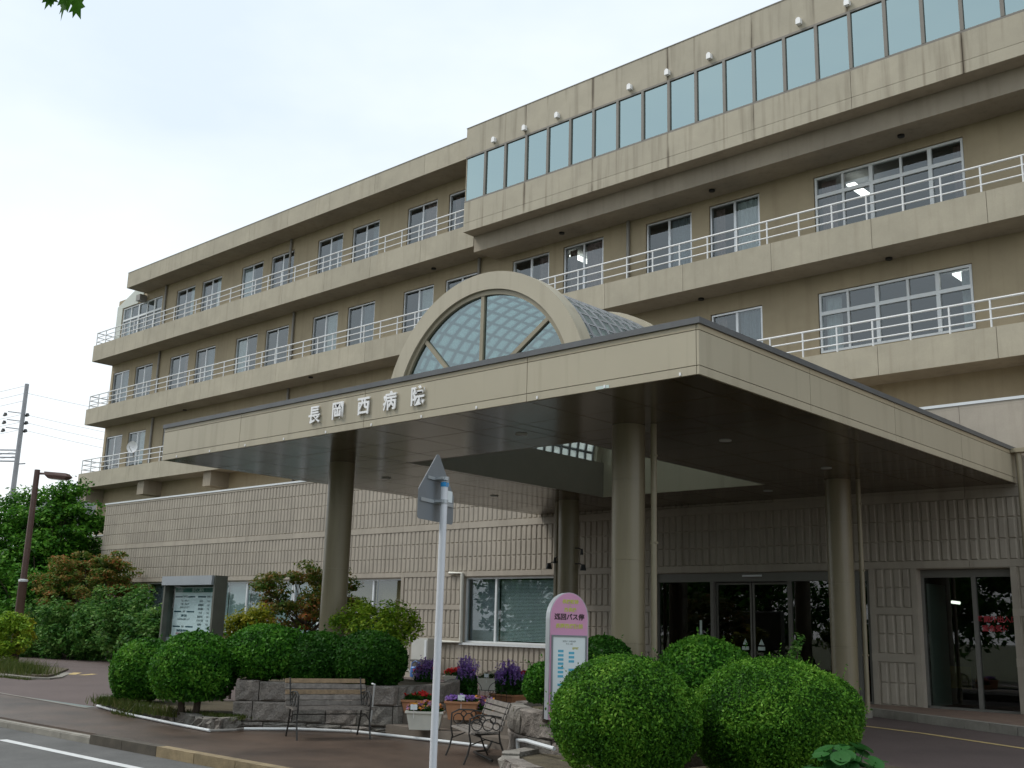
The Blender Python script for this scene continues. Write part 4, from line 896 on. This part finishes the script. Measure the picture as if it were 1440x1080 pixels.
planter('terracotta box with a white name card, behind the sideways bench', 649, 1012, .301, .46, .22, .26, 'terracotta', 400, .08, 'lavender', 60, .02, rz=AZ, cd=0)
planter('terracotta bowl of purple and orange pansies at the sideways bench', 672, 1020, .20, .42, .22, .22, 'terracotta', 900, .19, 'mixflower', 60, .03, rz=AZ)
planter('pot of tall lavender spikes left of the sign pole', 598, 985, .301, .44, .36, .2, 'terracotta', 2200, .42, 'lavender', 700, .014, True)
planter('pot of tall lavender spikes in the middle of the steps', 655, 990, .301, .40, .34, .16, 'terracotta', 2600, .50, 'lavender', 800, .014, True)
planter('pot of dense purple salvia by the right-hand stone planter', 716, 987, .301, .56, .44, .14, 'terracotta', 3200, .44, 'lavender', 1100, .014, True)
planter('long white box of red and white flowers at the back, nearer the pole', 645, 968, .301, .66, .24, .27, 'potwhite', 500, .17, 'redflower', 60, .026, rz=AZ)
planter('long white box of pink and white flowers at the back of the terrace', 692, 972, .301, .62, .24, .27, 'potwhite', 500, .15, 'whiteflower', 36, .026, rz=AZ, cd=-.12)
planter('box of red and white flowers behind the lavender, left of the sign pole', 596, 962, .301, .5, .22, .25, 'potwhite', 400, .16, 'redflower', 40, .026, rz=AZ)
planter('box of red flowers at the far right of the terrace', 735, 972, .301, .5, .22, .25, 'terracotta', 400, .17, 'redflower', 40, .028, rz=AZ)
# scroll-topped iron fence in front of the back row
q0, q1 = PZ(622, 987, .301), PZ(712, 992, .301); t = thing('garden_fence', 'low black wire scroll fence among the flower pots', 'fence', (q0[0], q0[1], .30), math.atan2(q1[1]-q0[1], q1[0]-q0[0])); ln = math.hypot(q1[0]-q0[0], q1[1]-q0[1])
m_ = MB().tube([(0, 0, .24), (ln, 0, .24)], .006, 5).tube([(0, 0, .06), (ln, 0, .06)], .006, 5); m_.build('rail', 'iron', t)
n = int(ln/.1)
for k in range(n+1): MB().tube([(ln*k/n, 0, 0), (ln*k/n, 0, .24)], .005, 5).build('bar', 'iron', t)
for k in range(3): x = ln*(k+.5)/3; MB().tube([(x+.14*math.cos(a), 0, .24+.14*math.sin(a)) for a in [math.pi*j/10 for j in range(11)]]+[(x-.14+.05-.05*math.cos(a), 0, .24+.05*math.sin(a)) for a in [-math.pi*j/6 for j in range(7)]], .006, 5).build('scroll', 'iron', t)
# watering can
q = PZ(583, 952, .301); t = thing('watering_can', 'blue plastic watering can with a pale spout beside the dark hedge', 'watering can', (q[0], q[1], .301), R(200))
MB().lathe([(.12, 0), (.13, .02), (.125, .24), (.10, .27)], 20).build('body', 'bluebucket', t, True); MB().tube([(.10, 0, .08), (.24, 0, .22), (.32, 0, .33)], .022, 8, r1=.016).build('spout', 'potwhite', t, True)
MB().tube([(-.10, 0, .25), (-.14, 0, .36), (0, 0, .42), (.1, 0, .36), (.1, 0, .26)], .014, 7).build('handle', 'bluebucket', t, True)

# ================================================================== signs
# traffic sign on its post, seen from behind
q = PD(612, 1000, 9.2); t = thing('traffic_sign', 'back of a grey five-sided traffic sign on a white pole in the foreground', 'road sign', (q[0], q[1], -.05), R(106))
zt = PD(622, 679, 9.2)[2]+.05; z0 = PD(615, 733, 9.2)[2]+.05; z1 = PD(615, 638, 9.2)[2]+.05
MB().tube([(0, 0, -.1), (0, 0, zt-.03)], .031, 16).build('pole', 'polewhite', t, True); MB().lathe([(.034, -.035), (.036, 0), (.02, .008)], 16, (0, 0, zt)).build('pole_cap', 'bluecap', t, True)
hw = .30; sh = z0+.26
pl = []
def arc(cx, cz, r_, a0, a1, n=4): return [(cx+r_*math.cos(R(a0+(a1-a0)*k/n)), cz+r_*math.sin(R(a0+(a1-a0)*k/n))) for k in range(n+1)]
out_ = arc(-hw+.03, z0+.03, .03, 180, 270)+arc(hw-.03, z0+.03, .03, 270, 360)+arc(hw-.03, sh-.02, .03, 0, 30, 2)+arc(0, z1-.04, .04, 30, 150)+arc(-hw+.03, sh-.02, .03, 150, 180, 2)
MB().prismY(out_, .075, .079).build('sign_plate', 'signgrey', t)
MB().box(-hw+.03, hw-.03, .062, .074, z0+.15, z0+.18).build('stiffener', 'galv', t); MB().box(-.17, .17, .062, .074, sh+.09, sh+.115).build('stiffener', 'galv', t)
for z in (z0+.155, sh+.092): MB().lathe([(.038, 0), (.038, .03)], 16, (0, 0, z)).build('clamp', 'galv', t, True); MB().box(-.055, .055, -.012, .061, z+.004, z+.026).build('clamp_bolt', 'galv', t)
MB().box(.12, .27, .0735, .0745, z0+.19, z0+.29).build('sticker', 'boardwhite', t)
MB().box(-.02, .02, -.0325, -.0315, z0+.3, z0+.38).build('sticker', 'galv', t)
# bus stop sign
q = PD(799, 950, 13.1); zb = .575; t = thing('bus_stop_sign', 'pink round-topped bus stop sign with a timetable panel and grey edge', 'sign', (q[0], q[1], zb), R(60))
bw = .235; Zt = PD(800, 834, 13.1)[2]-zb; zp = PD(800, 893, 13.1)[2]-zb; zq = PD(800, 996, 13.1)[2]-zb
def cap_out(w_, z0, zt, n=16): r_ = w_; hgt = .30; return [(-w_, z0), (w_, z0)]+[(w_*math.cos(math.pi*k/n), zt-hgt+hgt*math.sin(math.pi*k/n)) for k in range(n+1)]
MB().prismY(cap_out(bw+.012, .02, Zt+.006), .0, .13).build('frame', 'galv', t)
MB().prismY(cap_out(bw, .02, Zt), -.012, -.001).build('board', 'pink', t)
p_ = MB().box(-bw+.03, bw-.03, -.02, -.013, zq+.03, zp-.02).build('timetable', 'boardwhite', t)
fr_ = MB(); ring(fr_, -bw+.012, bw-.012, zq+.012, zp-.002, .018, -.03, -.0125); fr_.build('timetable_frame', 'signgrey', t)
for x in (-.12, .12): MB().box(x-.02, x+.02, .03, .07, -.2, .03).build('leg', 'galv', t)
def txt(t, body, size, x, z, y, mt, off=.002): return ob('lettering', text_mesh(body, size, .0006, off, mt), t, (x, y, z), FACE)
zz_ = Zt
txt(t, '長岡駅前', .052, .01, zz_-.105, -.0132, 'inkyellow'); txt(t, 'と', .034, .01, zz_-.150, -.0132, 'inkyellow', .0005); txt(t, '西長岡', .052, .01, zz_-.20, -.0132, 'inkyellow')
txt(t, '巡回バス停', .076, .0, zz_-.285, -.0132, 'inkdark', .003); txt(t, '長岡西病院前', .058, 0, zz_-.39, -.0132, 'inkyellow', .002)
hgt = (zp-.02)-(zq+.03); zt_ = zp-.02
txt(t, '巡回バス時刻表', .024, 0, zt_-.055, -.0206, 'inkgrey', 0); txt(t, '平日 土曜', .020, 0, zt_-.085, -.0206, 'inkgrey', 0); txt(t, '停留所', .026, .08, zt_-.135, -.0206, 'inkyellow')
for col, x in enumerate((-.105, .03)):
    for k in range(9):
        if (col, k) in ((0, 7), (1, 3)): continue
        z = zt_-.165-.048*k-(.02 if col else 0); MB().box(x-.035, x+.035, -.0212, -.0201, z-.016, z+.012).build('stop_label', 'inkblue', t)
# notice board
nx0, nx1 = PY(228, 850, 11.5)[0], PY(300, 850, 11.5)[0]; D0 = 11.5
t = thing('notice_board', 'grey metal notice board with a green-headed information panel behind clipped shrubs', 'notice board', ((nx0+nx1)/2, D0, .1)); hw = (nx1-nx0)/2
zt = PY(264, 810, D0)[2]-.1; zb = PY(264, 896, D0)[2]-.1; dp = .27
MB().box(hw-.06, hw, .0, dp, -.05, zt).build('side_panel', 'boardside', t); MB().box(-hw, -hw+.06, .0, dp, -.05, zt).build('side_panel', 'boardside', t)
MB().prismY([(0, 0)]*0 or [(-hw-.01, zt-.175), (hw-.062, zt-.175), (hw-.045, zt), (-hw-.01, zt)], -.05, .1).build('hood', 'boardgrey', t)
MB().box(-hw+.06, hw-.06, .101, dp, zt-.06, zt-.002).build('roof_panel', 'boardgrey', t); MB().box(-hw+.061, hw-.061, .2, dp-.01, zb-.12, zt-.061).build('back_panel', 'boardside', t); MB().box(-hw+.061, hw-.061, .12, .198, zb-.10, zb-.02).build('bottom_rail', 'boardgrey', t)
MB().box(-hw+.13, hw-.07, .188, .198, zb-.018, zt-.21).build('information_panel', 'boardwhite', t)
MB().box(-hw+.061, hw-.061, .10, .106, zb-.018, zt-.178).build('pane', 'boardglass', t)
yb_ = .1865; w0, w1 = -hw+.15, hw-.08; top = zt-.225
MB().box(w0, w1, yb_, yb_+.001, top-.085, top).build('heading', 'inkgreen', t); txt(t, '診療ご案内', .085, (w0+w1)/2+.02, top-.043, yb_-.0012, 'inkpale')
cxL = w0+(w1-w0)*.24; cxR = w0+(w1-w0)*.74; W2 = (w1-w0)
def barrow(x0, x1, z, body):
    cx = (x0+x1)/2; MB().box(x0, cx-.1, yb_, yb_+.001, z-.014, z+.014).build('bar', 'inknavy', t); MB().box(cx+.1, x1, yb_, yb_+.001, z-.014, z+.014).build('bar', 'inknavy', t); txt(t, body, .045, cx, z, yb_-.001, 'inkgrey', 0)
barrow(w0+.01, w0+W2*.46, top-.17, '診療時間'); barrow(w0+W2*.52, w1-.01, top-.17, '診療科')
for k, s_ in enumerate(('午前 九時より', '午後 二時より', '受付は正午まで')): txt(t, s_, .05, cxL, top-.25-.065*k, yb_-.001, 'inkgrey', 0)
barrow(w0+.01, w0+W2*.46, top-.46, '休診'); txt(t, '日曜 祝日', .05, cxL, top-.54, yb_-.001, 'inknavy'); txt(t, '年末年始は休診します', .045, cxL, top-.61, yb_-.001, 'inkgrey', 0)
barrow(w0+.01, w0+W2*.46, top-.75, '面会'); txt(t, '面会時間は午後から', .05, cxL, top-.83, yb_-.001, 'inknavy'); txt(t, '時間厳守', .05, cxL-.14, top-.89, yb_-.001, 'inkred', 0); txt(t, '受付にお越し下さい', .045, cxL-.06, top-.95, yb_-.001, 'inknavy')
for k, s_ in enumerate(('内 科', '循環器科', '消化器科', '外 科', '整形外科', 'リハビリ科', '皮膚科', '眼 科', '放射線科')):
    txt(t, s_, .048, w0+W2*.60, top-.26-.074*k, yb_-.001, 'inkgrey', .0005); txt(t, '午前', .04, w0+W2*.76, top-.26-.074*k, yb_-.001, 'inkgrey', 0)
    if k not in (3,): txt(t, '月 水 金' if k % 2 else '毎 日', .046, w0+W2*.91, top-.26-.074*k, yb_-.001, 'inknavy', .0005)

# ================================================================== poles
# street lamp
t = thing('street_lamp', 'brown street lamp post with a flat lantern at the left edge', 'street lamp', (-34.02, 14.68, .05)); HL = 6.1
MB().lathe([(.13, -.1), (.13, 2.55), (.135, 2.56), (.135, 2.62), (.095, 2.63), (.085, HL)], 16).build('pole', 'lampbrown', t, True); MB().lathe([(.139, 2.6), (.139, 2.66), (.09, 2.68)], 16).build('collar', 'alulight', t, True)
ad = Vector((.78, .62, 0)); 
MB().tube([Vector((0, 0, HL-.12)), Vector((0, 0, HL-.12))+ad*.35], .035, 8).build('arm', 'lampbrown', t)
rzl = math.atan2(ad.y, ad.x); hm = Matrix.Translation((ad*.28)+Vector((0, 0, HL-.16))) @ Matrix.Rotation(rzl, 4, 'Z') @ Matrix.Rotation(R(4), 4, 'Y')
h_ = MB(); b0 = [(0, -.11, .10), (.72, -.15, .10), (.72, .15, .10), (0, .11, .10), (.02, -.13, .0), (.82, -.19, .0), (.82, .19, .0), (.02, .13, .0), (.15, -.12, -.1), (.70, -.15, -.1), (.70, .15, -.1), (.15, .12, -.1)]
h_.v = [tuple(hm @ Vector(p)) for p in b0]; h_.f = [(0, 1, 2, 3), (11, 10, 9, 8)]+[f_ for k in range(4) for f_ in ((k, 4+k, 4+(k+1) % 4, (k+1) % 4), (4+k, 8+k, 8+(k+1) % 4, 4+(k+1) % 4))]
h_.build('lantern', 'lampbrown', t); MB().box(.17, .68, -.11, .11, -.112, -.101, hm).build('lens', 'curtainwhite', t)
# island at its foot
isl = struct(MB().prism([(-42, 12.6), (-29.1, 12.35), (-27.6, 12.35), (-27.2, 12.7), (-27.6, 13.2), (-31, 15.3), (-42, 16.)], .0, .12).build('traffic_island', 'kerb')); MB().prism([(-42, 12.8), (-29.1, 12.55), (-27.7, 12.55), (-27.45, 12.75), (-27.8, 13.05), (-31, 15.), (-42, 15.7)], .1, .17).build('soil', 'soil', isl)
tufts_line('grass', [(-36, 13.2), (-31, 13.0), (-28, 12.75)], 2600, .25, .35, 'grass', .15, 'weeds and grass on the island round the street lamp')
tufts_line('grass', [(-36, 12.3), (-29, 12.2), (-27.4, 12.3)], 1500, .06, .12, 'grass', .01, 'grass along the kerb of the lamp island')
# utility pole with wires
q = PD(17, 700, 75); ztp = PD(29, 539, 75)[2]; t = thing('utility_pole', 'concrete utility pole with dark insulators against the white sky', 'utility pole', (q[0], q[1], 0))
MB().tube([(0, 0, -.1), (0, 0, ztp)], .20, 12, r1=.13).build('pole', 'utility', t, True)
wdir = Vector((-.55, .35, 0)).normalized(); vx = Vector((rt[0], rt[1], 0)).normalized()
for k in range(3):
    z = ztp-1.95-.52*k
    MB().tube([Vector((0, 0, z)), vx*-1.0+Vector((0, 0, z+.1))], .03, 6).build('crossarm', 'utility', t)
    for s, x in ((-1, -1.15), (1, .28)): 
        c0 = vx*x+Vector((0, 0, z-.12)); MB().prismY([(-.22, -.07), (.20, -.05), (.04, .14), (-.02, .14)], -.07, .07).build('insulator', 'iron', t).location = c0
for k in range(4): z = ztp-4.35-.24*k; MB().tube([Vector((0, 0, z)), vx*-1.4+Vector((0, 0, z-.02))], .045, 6).build('bracket', 'utility', t)
MB().tube([Vector((0, 0, ztp-5.25)), vx*.55+Vector((0, 0, ztp-5.2))], .04, 6).build('bracket', 'utility', t)
def wire(a, b, sag, r_=.012): return [a+(b-a)*(k/14)-Vector((0, 0, sag*4*(k/14)*(1-k/14))) for k in range(15)]
for k, z in enumerate((ztp-.1, ztp-.6, ztp-1.1, ztp-2.0, ztp-2.5, ztp-3.0, ztp-4.4, ztp-4.7)):
    MB().tube(wire(Vector((0, 0, z)), vx*-30+Vector((0, 14, z-.3)), .5), .011, 4).build('wire', 'greypipe', t)
    if k in (1, 3, 4, 5): MB().tube(wire(Vector((0, 0, z)), vx*30+Vector((0, 10, z-2.6-.2*k)), .9), .009, 4).build('wire', 'greypipe', t)
# houses' roof behind the left wing
q = PD(118, 712, 66); t = thing('low_annex', 'low grey-roofed annex glimpsed behind the tree beside the ground-floor wall', 'building', (q[0], q[1], 0)); zr = q[2]
MB().box(-5, 4, -1, 5, 0, zr-1.).build('wall', 'palepaint', t); MB().prismY([(-5.4, zr-1.), (4.4, zr-1.), (2.6, zr+.3), (-4.4, zr+.3)], -1.4, 5.4).build('roof', 'tile', t)

# ================================================================== small fixtures
# conduits along the planter feet
def pipe(label, pts, r_, mt='alulight', z=None): return tag(MB().tube(pts, r_, 8).build('ground_pipe', mt, None, True), label, 'pipe')
pipe('white pipe along the foot of the low left stone bed', [(-19.5, 10.06, .03), (-17.83, 9.68, .03), (-15.94, 9.42, .03), (-14.45, 9.25, .03)], .022)
pipe('dark flexible pipe joining the two white ground pipes', [(-14.43, 9.25, .03), (-14.3, 9.6, .035), (-14.42, 9.8, .03)], .02, 'greypipe')
pipe('white pipe on the pavement behind the front bench', [(-14.42, 9.82, .03), (-14.0, 10.5, .03), (-13.3, 10.98, .03)], .022)
pipe('white pipe across the foot of the steps', [(-13.3, 11.0, .03), (-11.8, 11.16, .03), (-10.65, 11.22, .03)], .022)
q0, q1 = PZ(520, 1030, .0), PD(527, 962, 17.0); pipe('thin pale pipe leaning up beside the front bench', [tuple(q0), tuple(q1), tuple(q1+np.array([-.12, .05, .0]))], .012)
pipe('black hose curling from the steps round the right stone planter', [(-10.6, 11.25, .1), (-10.52, 11.1, .03), (-10.35, 10.9, .03), (-10.3, 10.6, .03), (-9.9, 10.35, .03), (-9.5, 10.1, .03)], .016, 'iron')
pipe('white conduit crossing the front of the right stone planter', [(-9.2, 10.25, .02), (-9.2, 10.22, .29), (-8.95, 10.1, .31), (-8.3, 9.85, .29)], .024)
# wall conduit by the window
pts = [PY(632, 806, YW-.05), PY(650, 806, YW-.05), PY(648, 903, YW-.05), PY(610, 902, YW-.05)]
tag(MB().tube([tuple(p) for p in pts], .05, 8).build('wall_pipe', 'potwhite', None, True), 'pale square-bent pipe on the ribbed wall left of the big window', 'pipe')
# air conditioner
p = PY(598, 888, 21.6); t = thing('air_conditioner', 'pale outdoor air-conditioner unit below the ribbed wall beside the lime shrub', 'air conditioner', (p[0], 21.6, .15))
MB().box(-.55, .12, 0, .3, .55, 1.15).build('casing', 'acwhite', t); MB().box(-.58, .15, -.02, .34, .49, .545).build('shelf', 'darkframe', t); MB().box(.0, .09, -.015, -.002, .62, 1.1).build('valve_cover', 'alulight', t); MB().box(-.5, .08, 0, .3, -.1, .488).build('stand', 'darkframe', t)
# satellite dish
p = PY(187, 629, YB-.05); t = thing('satellite_dish', 'white satellite dish clamped to the lowest balcony railing at the far left', 'satellite dish', tuple(p), R(35))
d_ = MB(); 
for i in range(6):
    for j in range(20): a = 2*math.pi*j/20; r_ = .27*i/5; d_.v.append((r_*math.cos(a), -.1+.1*(1-(i/5)**2)*1., r_*math.sin(a)*1.06))
d_.f = [(i*20+j, i*20+(j+1) % 20, (i+1)*20+(j+1) % 20, (i+1)*20+j) for i in range(5) for j in range(20)]; d_.build('dish', 'dishwhite', t, True)
MB().tube([(0, -.05, -.24), (0, -.34, -.08), (0, -.34, 0)], .012, 6).build('feed_arm', 'greypipe', t); MB().tube([(0, 0, 0), (0, .1, -.1), (0, .12, -.5)], .02, 6).build('mount', 'greypipe', t)
# bicycle by the wall
p = PY(770, 925, 21.3); t = thing('bicycle', 'black bicycle parked at the wall, glimpsed left of the bus stop sign', 'bicycle', (p[0]+.6, 21.6, .15), R(8))
for x in (-.55, .52):
    wl = MB().tube([(x+.32*math.cos(a), 0, .33+.32*math.sin(a)) for a in [2*math.pi*k/24 for k in range(24)]], .016, 6, True).build('wheel', 'black', t, True)
    s_ = MB(); 
    for k in range(10): a = 2*math.pi*k/10; s_.tube([(x, 0, .33), (x+.31*math.cos(a), 0, .33+.31*math.sin(a))], .002, 4)
    s_.build('spokes', 'galv', wl)
MB().tube([(-.55, 0, .33), (-.35, 0, .8), (.12, 0, .75), (.0, 0, .3), (-.35, 0, .72)], .015, 7).tube([(.0, 0, .3), (.52, 0, .33), (.12, 0, .75)], .012, 7).build('frame', 'black', t, True)
MB().tube([(-.35, -.25, .98), (-.3, 0, .96), (-.35, .25, .98)], .012, 6).tube([(-.35, 0, .8), (-.31, 0, .96)], .014, 6).build('handlebar', 'galv', t, True); MB().box(.02, .26, -.08, .08, .84, .90).build('saddle', 'black', t); MB().tube([(.12, 0, .74), (.14, 0, .85)], .013, 6).build('seat_post', 'galv', t)
MB().box(-.95, -.90, -.03, .03, .62, .68).build('reflector', 'red', t)
# broad-leaved plant in the foreground corner
q = PD(1185, 1040, 9.7); t = thing('broadleaf_plant', 'broad-leaved green plant at the bottom edge below the largest shrub', 'plant', (q[0], q[1], .12))
for k in range(60):
    a = random.uniform(0, 6.28); d0 = random.uniform(.03, .36); s = random.uniform(.065, .105); z = random.uniform(.38, .66)-d0*.25; tl = random.uniform(.3, 1.0); m_ = MB()
    ex = Vector((math.cos(a)*math.cos(tl), math.sin(a)*math.cos(tl), -math.sin(tl)*.5)).normalized(); ey = Vector((-math.sin(a), math.cos(a), 0)); ez = ex.cross(ey); c0 = Vector((math.cos(a)*d0, math.sin(a)*d0, z))
    ot = [(-1, 0), (-.7, .6), (-.1, .92), (.5, .8), (.95, .3), (1.05, 0), (.95, -.3), (.5, -.8), (-.1, -.92), (-.7, -.6)]
    ix = len(m_.v); m_.v.append(tuple(c0+ez*(-s*.18))); m_.v += [tuple(c0+ex*(u*s)+ey*(v_*s)+ez*(s*.12*abs(v_))) for u, v_ in ot]; m_.f = [(0, 1+i, 1+(i+1) % len(ot)) for i in range(len(ot))]
    m_.build('leaf', 'bigleaf', t, True); MB().tube([(c0.x*.2, c0.y*.2, 0), tuple(c0*.7+Vector((0, 0, .02))), tuple(c0)], .005, 5).build('leaf_stalk', 'bigleaf', t)
# weed sprig above the right shrub
q = PD(1118, 945, 14.5); loose('tall weed sprig rising behind the largest right-hand shrub', 1118, 925, 14.2, .13, .30, .2, 10, 26, .03, 'shrubgreen', None, 71, .08, 'weed', 'weed')
# roadside tree by the camera: one low twig hangs into the top left of the view
tp = PD(92, 2, 4.2); base = (-4.6, -1.3, 0)
t = crown('roadside_tree', 'roadside tree whose lowest leaf tips hang into the top left corner', base, 3.2, (-.8, -.6, 6.2), 2.2, 2.0, 1.6, 90, 120, .09, 'treegreen', None, 'tree', .55, seed=81, tr=.14)
MB().tube([(-.4, -.3, 3.6), (-.3, 1.0, 4.6), (tp[0]-base[0], tp[1]-base[1], tp[2]+.10)], .03, 6, r1=.005).build('twig', 'bark', t)
lf = [(0, 0), (.06, .16), (.2, .16), (.16, .30), (.34, .42), (.2, .50), (.26, .72), (.1, .66), (0, 1.), (-.1, .66), (-.26, .72), (-.2, .50), (-.34, .42), (-.16, .30), (-.2, .16), (-.06, .16)]
for k, (dx, dz, s, an) in enumerate(((0, .05, .13, 170), (.03, .03, .14, 205), (-.045, .06, .10, 160), (.0, .07, .12, 185), (-.075, .05, .08, 190), (.02, .08, .1, 140))):
    m_ = MB(); ca, sa = math.cos(R(an)), math.sin(R(an)); c0 = Vector((tp[0]-base[0], tp[1]-base[1], tp[2]+dz))+Vector(r0)*dx; ex = Vector(r0)*.9+Vector((.2, .3*(k-2), .1)); ez = Vector((0, 0, 1))
    m_.poly([tuple(c0+ex*((u*ca-v_*sa)*s)+ez*((u*sa+v_*ca)*s)) for u, v_ in lf]); m_.build('hanging_leaf', 'treegreen', t)
# trees across the road, behind the viewer: they darken the reflections in glass and soffit
WHO = ('farthest left behind the viewer', 'second from left behind the viewer', 'third from left behind the viewer', 'left of the viewer, fourth in the row', 'straight behind the viewer', 'behind and right of the viewer', 'far right behind the viewer')
for k, x in enumerate((-46, -37.5, -29.5, -21, -12, 2, 12)):
    crown('roadside_tree', 'roadside tree across the road, '+WHO[k], (x, -7.5-1.5*(k % 2), -.1), 2.6, (0, 0, 5.6), 4.6, 3.2, 5.2, 150, 90, .19, 'treegreen', 'trees across the road behind the viewer', 'tree', 1.05, seed=180+k, tr=.18, fill=.3)
